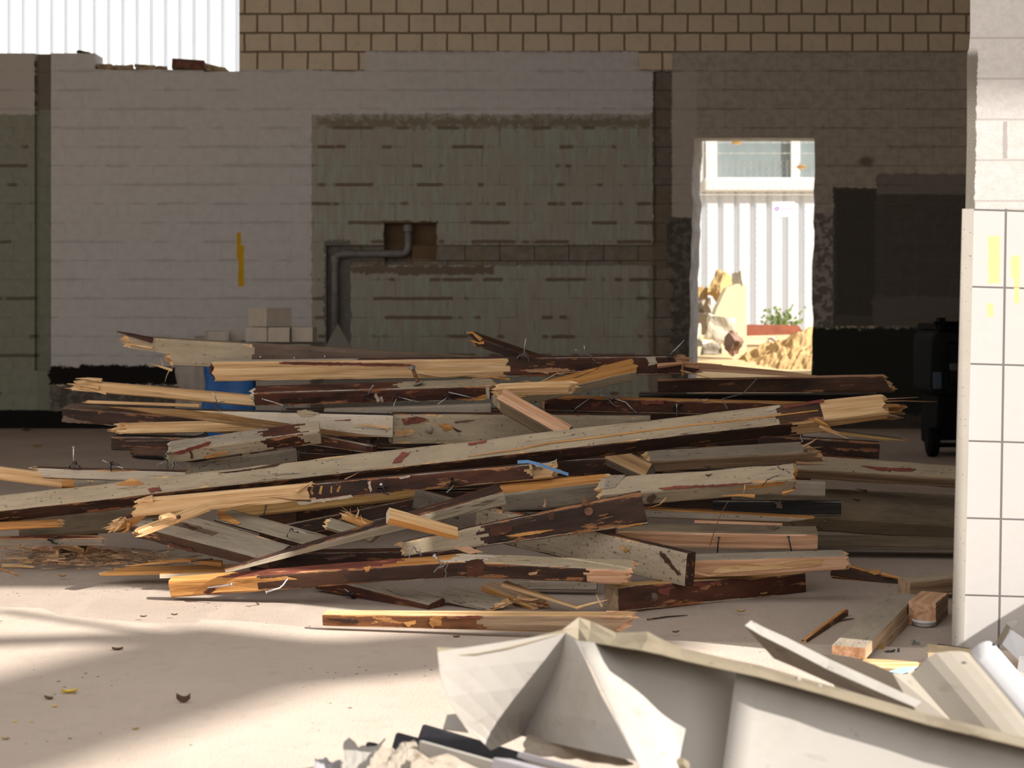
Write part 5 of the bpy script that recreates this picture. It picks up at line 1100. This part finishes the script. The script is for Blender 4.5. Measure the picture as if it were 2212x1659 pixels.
# ------------------------------------------------------------------ inside, along the back wall
def W_(px, py, off=0.0): return P(px, py, WD + off) if off == 0 else Vector(((px - CX) * WS, WD + off, CH - (py - HY) * WS))
b = MB(); r = 8.2 * WS
def elbow(a, c, e, n=5):
    a, c, e = Vector(a), Vector(c), Vector(e); u = (a - c).normalized() * r * 2.2; w_ = (e - c).normalized() * r * 2.2
    return [c + u * (1 - t) ** 2 + w_ * t ** 2 for t in [i / n for i in range(n + 1)]]
pm = plain('grey_pipe', (.20, .19, .185), .55, .1, .2, 14)
pipe = empty('waste_pipe', W_(723, 770, .0), 'grey waste pipe with two bends in the wall chase behind the heap', 'pipe')
p0, p1, p2, p3 = W_(723, 800, .015), W_(723, 548, .015), W_(881, 548, .03), W_(881, 496, .03)
b.tube([p0] + elbow(p0, p1, p2) + elbow(p1, p2, p3) + [p3], r, 14); b.build('pipe_run', pm, pipe, True)
b = MB(); q = W_(723, 566, .015); b.tube([q, q + Vector((0, 0, .05))], r * 1.22, 14); q = W_(738, 548, .018); b.tube([q, q + Vector((.04, 0, 0))], r * 1.22, 14); b.build('pipe_socket', pm, pipe)
b = MB(); b.tube([W_(881, 500, .03), W_(881, 486, .035)], r * 1.3, 14); b.build('pipe_collar', pm, pipe)

# rubble on the broken left wall top
mort = plain('crumbly_mortar', (.36, .27, .16), .95, 0, .5, 30, .8); brk = plain('red_brick', (.16, .075, .05), .9, 0, .35, 25, .5)
def stone(name, c, size, mat, label, seed, cat='stone', group=None, rot=(0, 0, 0), sub=3, amp=.22):
    bm = bmesh.new(); bmesh.ops.create_cube(bm, size=1.0)
    bmesh.ops.subdivide_edges(bm, edges=bm.edges[:], cuts=sub, use_grid_fill=True)
    for v in bm.verts:
        n = mnoise.noise(v.co * 2.1 + Vector((seed, seed * 2, 0))); n2 = mnoise.noise(v.co * 5 + Vector((seed, 0, seed)))
        v.co *= (1 - .16 * (v.co.length - .5)) * (1 + amp * n + amp * .3 * n2)
        v.co.x *= size[0]; v.co.y *= size[1]; v.co.z *= size[2]
    me = bpy.data.meshes.new(name); bm.to_mesh(me); bm.free(); me.materials.append(mat)
    o = bpy.data.objects.new(name, me); o.location = c; o.rotation_euler = rot; link(o); return tag(o, label, cat, group)
def ztop(py): return CH - (py - HY) * WS
b = MB(); o = None
bm_ = MB(); bm_.box((-.21, -.1, -.042), (.0, .13, .042)); 
p = W_(360, 152, .03); o = bm_.build('red_brick', brk, None, False, Matrix.Translation(Vector((p.x + .29, p.y + .1, ztop(152) + .045))) @ Matrix.Rotation(.12, 4, 'Z') @ Matrix.Rotation(.05, 4, 'Y') @ Matrix.Scale(1.25, 4, Vector((1, 0, 0)))); bevel(o, .006); tag(o, 'dark red brick lying on the broken wall top at upper left', 'brick')
for i, (x, w, h, lb) in enumerate(((222, .12, .055, 'crumbling mortar lump beside the end of the higher block course'), (262, .15, .05, 'brown mortar crust on the wall top, left of centre'), (308, .17, .05, 'brown mortar crust on the wall top, middle one'), (343, .08, .04, 'small mortar crust just left of the red brick'))):
    stone('mortar_lump', Vector(((x - CX) * WS, WD + .12, ztop(150) + h * .42)), (w, .18, h), mort, lb, i * 3.3, 'mortar', 'rubble on the wall top', (0, 0, .1 * i), 4, .3)
stone('mortar_lump', Vector(((460 - CX) * WS, WD + .12, ztop(154) + .03)), (.17, .16, .055), mort, 'mortar lump just right of the red brick', 21, 'mortar', 'rubble on the wall top', (0, .2, 0), 4, .3)
stone('mortar_lump', Vector(((173 - CX) * WS, WD + .12, ztop(115) + .012)), (.10, .12, .035), plain('dark_moss', (.06, .06, .035), .95, 0, .4, 30), 'dark mossy lump on the highest block at upper left', 13, 'mortar', 'rubble on the wall top', (0, .1, 0), 3, .3)

# pallet load behind the heap
blk = plain('pale_block', (.46, .40, .33), .9, 0, .1, 12, .2); sack = plain('grey_sheet_wrap', (.26, .23, .20), .7, 0, .25, 6, .3); blue = plain('blue_tarpaulin', (.02, .11, .34), .45, 0, .3, 10, .3)
PDp = 10.6; ps = PDp / F
def zp(py): return CH - (py - HY) * ps
def xp(px): return (px - CX) * ps
pal = empty('wooden_pallet', (xp(520), PDp + .4, 0), 'wooden pallet under the wrapped load by the back wall', 'pallet')
for k in range(5):
    b = MB(); b.box((xp(385), PDp + .05 + k * .17, .10), (xp(655), PDp + .15 + k * .17, .122)); b.build('deck_board', M['rawgrey'], pal)
for k in range(3):
    b = MB(); x = xp(385) + k * (xp(655) - xp(385) - .1) / 2; b.box((x, PDp + .05, 0), (x + .1, PDp + .83, .10)); b.build('bearer', M['rawgrey'], pal)
z1 = zp(744)
def puff(name, lo, hi, mat, parent, amp, seed):
    bm = bmesh.new(); bmesh.ops.create_cube(bm, size=1.0); bmesh.ops.subdivide_edges(bm, edges=bm.edges[:], cuts=9, use_grid_fill=True)
    for v in bm.verts:
        c = v.co.copy(); v.co = Vector([lerp(lo[i], hi[i], c[i] + .5) for i in range(3)])
        n = mnoise.noise(Vector((c.x * 4 + seed, c.y * 3, c.z * 5))); v.co += Vector((c.x, c.y, 0)) * amp * n * 2
    me = bpy.data.meshes.new(name); bm.to_mesh(me); bm.free(); me.materials.append(mat); me.polygons.foreach_set('use_smooth', [True] * len(me.polygons))
    o = bpy.data.objects.new(name, me); return link(o, parent)
wl = empty('wrapped_load', (xp(520), PDp + .4, .122), 'load wrapped in grey and blue sheeting on a pallet behind the heap', 'pallet load')
puff('grey_wrap', (xp(374), PDp + .08, .124), (xp(438), PDp + .80, zp(765)), sack, wl, .03, 2)
puff('blue_wrap', (xp(438), PDp + .06, .124), (xp(548), PDp + .80, zp(741)), blue, wl, .03, 5)
puff('grey_wrap', (xp(548), PDp + .06, .124), (xp(668), PDp + .80, zp(744)), sack, wl, .01, 9)
zt = zp(741) + .003
def block(px0, px1, y0, z, h, d, label, rot=0.0, mat=blk, w=None):
    x0, x1 = xp(px0), xp(px1); b = MB(); ww = (x1 - x0); b.box((-ww/2, -d/2, 0), (ww/2, d/2, h))
    o = b.build('pale_block', mat, None, False, Matrix.Translation(Vector(((x0 + x1) / 2, y0 + d / 2, z))) @ Matrix.Rotation(rot, 4, 'Z')); bevel(o, .004, 2)
    return tag(o, label, 'building block', 'pale blocks on the wrapped load')
hb = .098
block(524, 571, PDp + .12, zt, hb, .24, 'pale block in the lower row, left one under the top block'); block(572.5, 620, PDp + .12, zt, hb, .24, 'pale block in the lower row, directly right of the left one'); block(622, 669, PDp + .16, zt, hb, .24, 'darker pale block at the right end of the lower row')
block(537, 606, PDp + .14, zt + hb + .003, .125, .20, 'pale block standing on top of the lower row of blocks', .78)
block(430, 470, PDp + .16, zp(741) + .003, .07, .22, 'low pale block at the left end above the blue sheet', .3); block(474, 503, PDp + .3, zt, .075, .16, 'small pale block between the low left block and the lower row', .2)
stone('grey_lump', Vector((xp(418), PDp + .45, zp(765) + .06)), (.14, .2, .09), sack, 'rounded grey lump left of the low pale block', 3.0, 'rubble', None)
o = None
v = [P(725, 700, 12.4), P(662, 775, 12.2), P(800, 775, 12.35)]; vv = [Vector((v[0].x, 12.55, v[0].z)), Vector((v[1].x - .25, 12.35, .003)), Vector((v[2].x + .25, 12.35, .003))]
o = mesh_obj('leaning_board', vv + [p + Vector((0, .03, 0)) for p in vv], [(0, 1, 2), (3, 5, 4), (0, 3, 4, 1), (1, 4, 5, 2), (2, 5, 3, 0)], plain('grey_board', (.25, .23, .20), .9, 0, .12, 4)); tag(o, 'grey pointed board leaning at the wall below the pipe', 'board')

# wheeled bin
BD = 10.75; q = BD / F
def bx(px): return (px - CX) * q
def bz(py): return CH - (py - HY) * q
binm = plain('dark_grey_plastic', (.009, .0092, .010), .8, 0, .2, 6, 0, .08); binb = plain('black_plastic', (.004, .004, .0042), .8, 0, .1, 6, 0, .08); binl = plain('blue_grey_label', (.05, .07, .10), .5)
wbn = empty('wheeled_bin', (bx(2105), BD + .25, 0), 'dark wheeled bin standing half hidden behind the tiled pier', 'bin')
xm = bx(2105); zt_ = bz(862)
b = MB(); b.hexa([(xm - .235, BD + .06, .06), (xm + .235, BD + .06, .06), (xm + .235, BD + .50, .06), (xm - .235, BD + .50, .06), (xm - .225, BD + .02, zt_ + .1), (xm + .225, BD + .02, zt_ + .1), (xm + .225, BD + .54, zt_ + .1), (xm - .225, BD + .54, zt_ + .1)]); bevel(b.build('body', binb, wbn), .03, 3)
b = MB(); b.hexa([(xm - .285, BD - .02, bz(858)), (xm + .285, BD - .02, bz(858)), (xm + .285, BD + .56, bz(858)), (xm - .285, BD + .56, bz(858)), (xm - .275, BD - .04, bz(714)), (xm + .275, BD - .04, bz(714)), (xm + .275, BD + .58, bz(714)), (xm - .275, BD + .58, bz(714))]); bevel(b.build('hood', binm, wbn), .07, 4)
b = MB(); b.box((xm - .24, BD + .0, bz(714)), (xm + .24, BD + .56, bz(700))); bevel(b.build('lid', binb, wbn), .01)
b = MB(); b.tube([(xm - .27, BD - .01, bz(698)), (xm + .27, BD - .01, bz(698))], .014, 10); b.build('hinge_bar', binb, wbn)
for s in (-1, 1):
    b = MB(); b.box((xm + s * .22 - .02, BD - .03, bz(712)), (xm + s * .22 + .02, BD + .05, bz(686))); b.build('hinge_lug', binb, wbn)
for (x0, x1, y0, y1, mt, nm) in ((2043, 2167, 738, 832, binb, 'recess_frame'), (2048, 2162, 744, 826, binm, 'recess_panel'), (2047, 2072, 784, 800, plain('recess_label', (.055, .055, .05), .6), 'number_plate'), (2012, 2031, 803, 840, binl, 'blue_label')):
    b = MB(); k_ = {'recess_frame': .046, 'recess_panel': .05, 'number_plate': .055, 'blue_label': .045}[nm]; b.box((bx(x0), BD - k_, bz(y1)), (bx(x1), BD - .03, bz(y0))); bevel(b.build(nm, mt, wbn), .008)
for s in (-1, 1):
    b = MB(); c = Vector((xm + s * .265, BD + .06, .101)); b.tube([c - Vector((.03, 0, 0)), c + Vector((.03, 0, 0))], .1, 26); w_ = b.build('wheel', binb, wbn); bevel(w_, .012)
    b = MB(); b.tube([c + Vector((s * .03, 0, 0)), c + Vector((s * .036, 0, 0))], .05, 18); b.build('hub', binm, w_)
b = MB(); b.tube([(xm - .26, BD + .06, .101), (xm + .26, BD + .06, .101)], .012, 8); b.build('axle', M['clipgrey'], wbn)

# ------------------------------------------------------------------ the yard behind the doorway
def ground(y):
    t = max(0, min(1, (y - 13.5) / 1.0)); t = t * t * (3 - 2 * t); return .40 * t + max(0, min(.28, (y - 14.5) * .08))
b = MB(); nx, ny = 46, 50; vv = []; X0, X1, Y0, Y1 = -16.0, 14.0, 13.47, 34.0
ys = [Y0 + (Y1 - Y0) * (j / ny) ** 1.8 for j in range(ny + 1)]; xs_ = [X0 + (X1 - X0) * i / nx for i in range(nx + 1)]
for j, y in enumerate(ys):
    for x in xs_: vv.append((x, y, ground(y) - .004 + (.035 * mnoise.noise(Vector((x * 1.8, y * 1.8, 0))) if y > 14.2 else 0)))
soil = floormat('sandy_soil', (.46, .33, .17), (.58, .45, .27), .5)
struct(mesh_obj('floor_yard', vv, [(j*(nx+1)+i, j*(nx+1)+i+1, (j+1)*(nx+1)+i+1, (j+1)*(nx+1)+i) for j in range(ny) for i in range(nx)], soil, None, None, True))
clad = plain('white_cladding', (.60, .64, .70), .45, 0, .03, 2); frm = plain('white_frame', (.66, .655, .64), .5, 0, .03, 3); glass = plain('dull_glass', (.20, .24, .245), .15, 0, .25, 1.2, 0, .6)
def cladding(name, x0, x1, y, z0, z1, pitch, depth, parent, phase=0.0):
    prof = []; x = x0 - pitch + phase
    while x < x1 + pitch:
        for fx, dy in ((0, 0), (.62, 0), (.66, depth), (.74, depth), (.995, 0)): prof.append((x + fx * pitch, y + dy))
        x += pitch
    prof = [(min(max(a, x0), x1), c) for a, c in prof]
    v = [(a, c, z0) for a, c in prof] + [(a, c, z1) for a, c in prof]; n = len(prof)
    return mesh_obj(name, v, [(i, i+1, n+i+1, n+i) for i in range(n-1)], clad, parent)
hall = empty('cladded_hall', (-7, 25, ground(25)), 'tall white corrugated hall seen over the broken wall at upper left', 'building')
s25 = 24 / F
cladding('wall_cladding', -18, .2, 24.0, .5, 9.5, 30.8 * s25, .045, hall, (14 - CX) * s25 + 18 - .68 * 30.8 * s25)
b = MB(); b.box((-18, 24.1, .5), (.2, 34, 9.4)); b.build('hall_body', clad, hall); b = MB(); b.box((-18.1, 23.9, 9.5), (.3, 34.1, 9.7)); b.build('roof', frm, hall)
OD = 20.0; os_ = OD / F
def ox(px): return (px - CX) * os_
def oz(py): return CH - (py - HY) * os_
off = empty('site_office', (ox(1700), OD + 1.2, ground(21)), 'white corrugated office building with a window band beyond the doorway', 'building')
cladding('wall_cladding', ox(1300), ox(2100), OD, .66, oz(414), 35 * os_, .04, off, (ox(1517) - ox(1300)) % (35 * os_) - .68 * 35 * os_)
b = MB(); b.box((ox(1300), OD + .09, .66), (ox(2100), OD + 2.5, oz(100))); b.build('office_body', frm, off)
b = MB(); b.box((ox(1520), OD - .10, oz(414)), (ox(2100), OD + .09, oz(386))); bevel(b.build('window_sill', frm, off), .02)
b = MB(); b.box((ox(1300), OD - .02, oz(414)), (ox(1522), OD + .09, oz(100))); b.build('corner_panel', frm, off)
for k, (x0, x1) in enumerate(((1524, 1719), (1719, 1915), (1915, 2100))):
    wf = MB(); y0, y1 = OD - .04, OD + .05
    lw = 24 if k == 0 else 8
    wf.box((ox(x0), y0, oz(388)), (ox(x0 + lw), y1, oz(120))); wf.box((ox(x1 - 11), y0, oz(388)), (ox(x1 - .1), y1, oz(120))); wf.box((ox(x0 + lw), y0, oz(388)), (ox(x1 - 11), y1, oz(384))); wf.box((ox(x0 + lw), y0, oz(125)), (ox(x1 - 11), y1, oz(120)))
    w_ = wf.build('window_frame', frm, off)
    pn = MB(); pn.box((ox(x0 + lw), OD + .02, oz(384)), (ox(x1 - 11), OD + .035, oz(125))); pn.build('pane', glass, w_)
# chain-link fence with barbed wire
FD = 18.0; fs = FD / F
def fx(px): return (px - CX) * fs
def fz(py): return CH - (py - HY) * fs
wire = plain('galvanised_wire', (.56, .55, .54), .45, .5, .1, 20)
fen = empty('chain_link_fence', (fx(1620), FD, ground(18)), 'chain-link fence with two barbed strands in front of the office', 'fence')
zb, ztp = ground(18) + .02, fz(342); xa, xb = fx(1380), fx(1900); mp = .068
b = MB(); nW = int((xb - xa) / mp); nz_ = int((ztp - zb) / mp)
for k in range(nW):
    for s in (1, -1):
        pts = []
        for i in range(nz_ + 1):
            xx = xa + k * mp + (mp / 2 if (i % 2 == 0) == (s == 1) else 0); pts.append((xx, FD + .003 * s, zb + i * mp))
        b.tube(pts, .0028, 3, 0, False)
b.build('mesh', wire, fen)
for z in (fz(308), fz(331)):
    b = MB(); b.tube([(xa, FD, z), (xb, FD, z)], .004, 4)
    for i in range(int((xb - xa) / .12)):
        x = xa + .06 + i * .12; b.tube([(x - .012, FD - .012, z - .014), (x + .012, FD + .012, z + .014)], .0025, 3); b.tube([(x + .012, FD - .012, z - .014), (x - .012, FD + .012, z + .014)], .0025, 3)
    b.build('barbed_strand', wire, fen)
b = MB(); b.tube([(xa, FD, fz(421)), (xb, FD, fz(421))], .005, 5); b.build('tension_wire', wire, fen)
for x in (xa, xb):
    b = MB(); b.tube([(x, FD, ground(18) - .05), (x, FD, fz(300))], .025, 10); b.build('post', wire, fen)
for (x, y, lb) in ((1590, 308, 'brown dry leaf caught on the upper barbed strand'), (1730, 361, 'brown dry leaf caught in the fence top at the right')):
    c = Vector((fx(x), FD - .02, fz(y))); v = [c + Vector(p) for p in ((-.06, 0, 0), (-.02, -.01, .025), (.03, 0, .02), (.07, .0, .0), (.02, -.01, -.025), (-.03, 0, -.02))]
    o = mesh_obj('dry_leaf', v, [(0, 1, 2, 3, 4, 5)], lm); solid(o, .003); tag(o, lb, 'leaf')
sg = empty('notice_sign', (fx(1692), FD - .03, fz(468)), 'small white notice sign with a violet emblem on the fence', 'sign')
b = MB(); b.box((fx(1668), FD - .022, fz(468)), (fx(1716), FD - .014, fz(436))); b.build('board', plain('sign_white', (.80, .79, .82), .5), sg)
vio = plain('violet_print', (.30, .12, .55), .6)
c = Vector((fx(1678), FD - .024, fz(451))); n = 20; v = [c + Vector((r * math.cos(6.2832*k/n), 0, r * math.sin(6.2832*k/n))) for r in (.012, .024) for k in range(n)]
o = mesh_obj('emblem', v, [(k, (k+1) % n, n + (k+1) % n, n + k) for k in range(n)], vio, sg); solid(o, .002)
b = MB(); x = fx(1689)
for w_ in (.022, .012, .018, .010, .020):
    b.box((x, FD - .0245, fz(453)), (x + w_, FD - .0225, fz(449.5))); x += w_ + .006
b.build('lettering', plain('faint_violet', (.50, .42, .66), .6), sg)
# rubble, slab, steel beam, soil and weed
st1 = plain('sandstone', (.50, .34, .15), .9, 0, .3, 3, .6); st2 = plain('pale_concrete', (.62, .56, .44), .9, 0, .15, 4, .5); st3 = plain('reddish_stone', (.28, .17, .13), .9, 0, .25, 4, .5); st4 = plain('grey_stone', (.34, .29, .22), .9, 0, .2, 4, .5)
def rock(px, py, w, h, d, mat, label, seed, rot=0.0):
    s = d / F; stone('rubble_stone', P(px, py, d), (w * s * .92, w * s * .55, h * s), mat, label, seed, 'stone', 'rubble beyond the doorway', (.1, rot, seed), 5, .3)
rock(1556, 618, 48, 56, 15.9, st1, 'large upright tan stone crowning the rubble pile in the yard', 1.1, .5); rock(1595, 604, 28, 32, 15.62, st2, 'small pale stone at the top right of the rubble pile', 2.5, .2); rock(1512, 634, 36, 26, 15.9, st1, 'flat tan stone at the upper left of the rubble pile', 3.3); rock(1518, 664, 44, 34, 15.8, st4, 'grey stone in the middle of the rubble pile', 4.1, .2); rock(1512, 700, 48, 44, 15.7, st4, 'dark stone low in the rubble pile at left', 5.7)
rock(1556, 712, 62, 52, 15.25, st2, 'pale jagged chunk at the foot of the upright slab', 6.3, .2); rock(1505, 722, 30, 40, 15.2, st2, 'white chunk at the left edge of the doorway view', 7.9, .5); rock(1583, 742, 42, 40, 14.95, st3, 'reddish stone in front of the pale jagged chunk', 8.2, -.6); rock(1536, 754, 44, 24, 14.95, st4, 'flat grey stone left of the reddish stone', 9.5); rock(1516, 742, 50, 12, 15.1, st2, 'thin pale slab under the white chunk', 10.4); rock(1668, 735, 34, 14, 15.6, st2, 'flat pale stone in front of the rusty beam', 11.0)
sd = 15.55; pl = [(1570, 622), (1592, 613), (1613, 616), (1613, 756), (1560, 756), (1541, 690), (1548, 668), (1561, 640)]
v = [P(x, y, sd - (y - 616) * .0006) for x, y in pl]; m_ = len(v); v += [p + Vector((-.02, .12, 0)) for p in v]
o = mesh_obj('concrete_slab', v, [tuple(range(m_)), tuple(range(2*m_-1, m_-1, -1))] + [(i, (i+1) % m_, m_ + (i+1) % m_, m_ + i) for i in range(m_)], plain('cream_slab', (.66, .58, .38), .85, 0, .1, 5, .3)); tag(o, 'broken cream slab standing upright in the yard rubble', 'slab')
b = MB(); g0 = 16.6; b.hexa([P(1560, 727, g0), P(1738, 722, g0), P(1738, 722, g0) + Vector((0, .12, 0)), P(1560, 727, g0) + Vector((0, .12, 0)), P(1560, 700, g0), P(1725, 703, g0), P(1725, 703, g0) + Vector((0, .12, 0)), P(1560, 700, g0) + Vector((0, .12, 0))]); o = b.build('rusty_girder', plain('rust_red', (.30, .10, .06), .8, 0, .25, 8)); tag(o, 'rust red girder on the ground below the fence', 'girder')
bm = bmesh.new(); bmesh.ops.create_grid(bm, x_segments=46, y_segments=34, size=.5); c = P(1722, 765, 15.3)
for v in bm.verts:
    x, y = v.co.x * 1.5, v.co.y * 1.3; r_ = math.hypot(x / .75, y / .65)
    h = max(0, 1 - r_) ** .8 * .34 * (1 + .3 * mnoise.noise(Vector((x * 4, y * 4, 1)))) + .05 * mnoise.noise(Vector((x * 11, y * 11, 5))) + .045 * mnoise.noise(Vector((x * 30, y * 30, 5)))
    v.co = Vector((c.x + .2 + x, 15.4 + y, ground(15.4 + y) - .03 + max(-.03, h * (1 if r_ < 1 else .2))))
me = bpy.data.meshes.new('soil_heap'); bm.to_mesh(me); bm.free(); me.materials.append(floormat('loose_soil', (.34, .21, .085), (.50, .34, .16), .6)); o = bpy.data.objects.new('soil_heap', me); link(o); tag(o, 'heap of loose brown soil at the right of the doorway view', 'soil')
pg = plain('weed_green', (.17, .28, .07), .6, 0, .4, 12); wd = empty('green_weed', P(1695, 700, 18.4), 'green weed growing at the foot of the fence', 'plant')
b = MB(); bs_ = MB(); rr = random.Random(9); base = Vector((fx(1695) * 18.4 / 18, 18.45, ground(18.4)))
for k in range(26):
    a = rr.uniform(0, 6.28); L = rr.uniform(.12, .30); tip = base + Vector((math.cos(a) * rr.uniform(.05, .30), math.sin(a) * .15, L)); bs_.tube([base + Vector((math.cos(a) * .03, 0, 0)), (base + tip) / 2 + Vector((0, 0, .04)), tip], .004, 4)
    for j in range(9):
        t = rr.uniform(.3, 1); p = base.lerp(tip, t); d = Vector((rr.gauss(0, 1), rr.gauss(0, .6), rr.gauss(.3, .6))).normalized() * rr.uniform(.03, .06); s_ = d.cross(Vector((0, 1, .3))).normalized() * .016
        b.add([p, p + d * .5 + s_, p + d, p + d * .5 - s_], [(0, 1, 2, 3)])
b.build('leaves', pg, wd); bs_.build('stems', pg, wd)
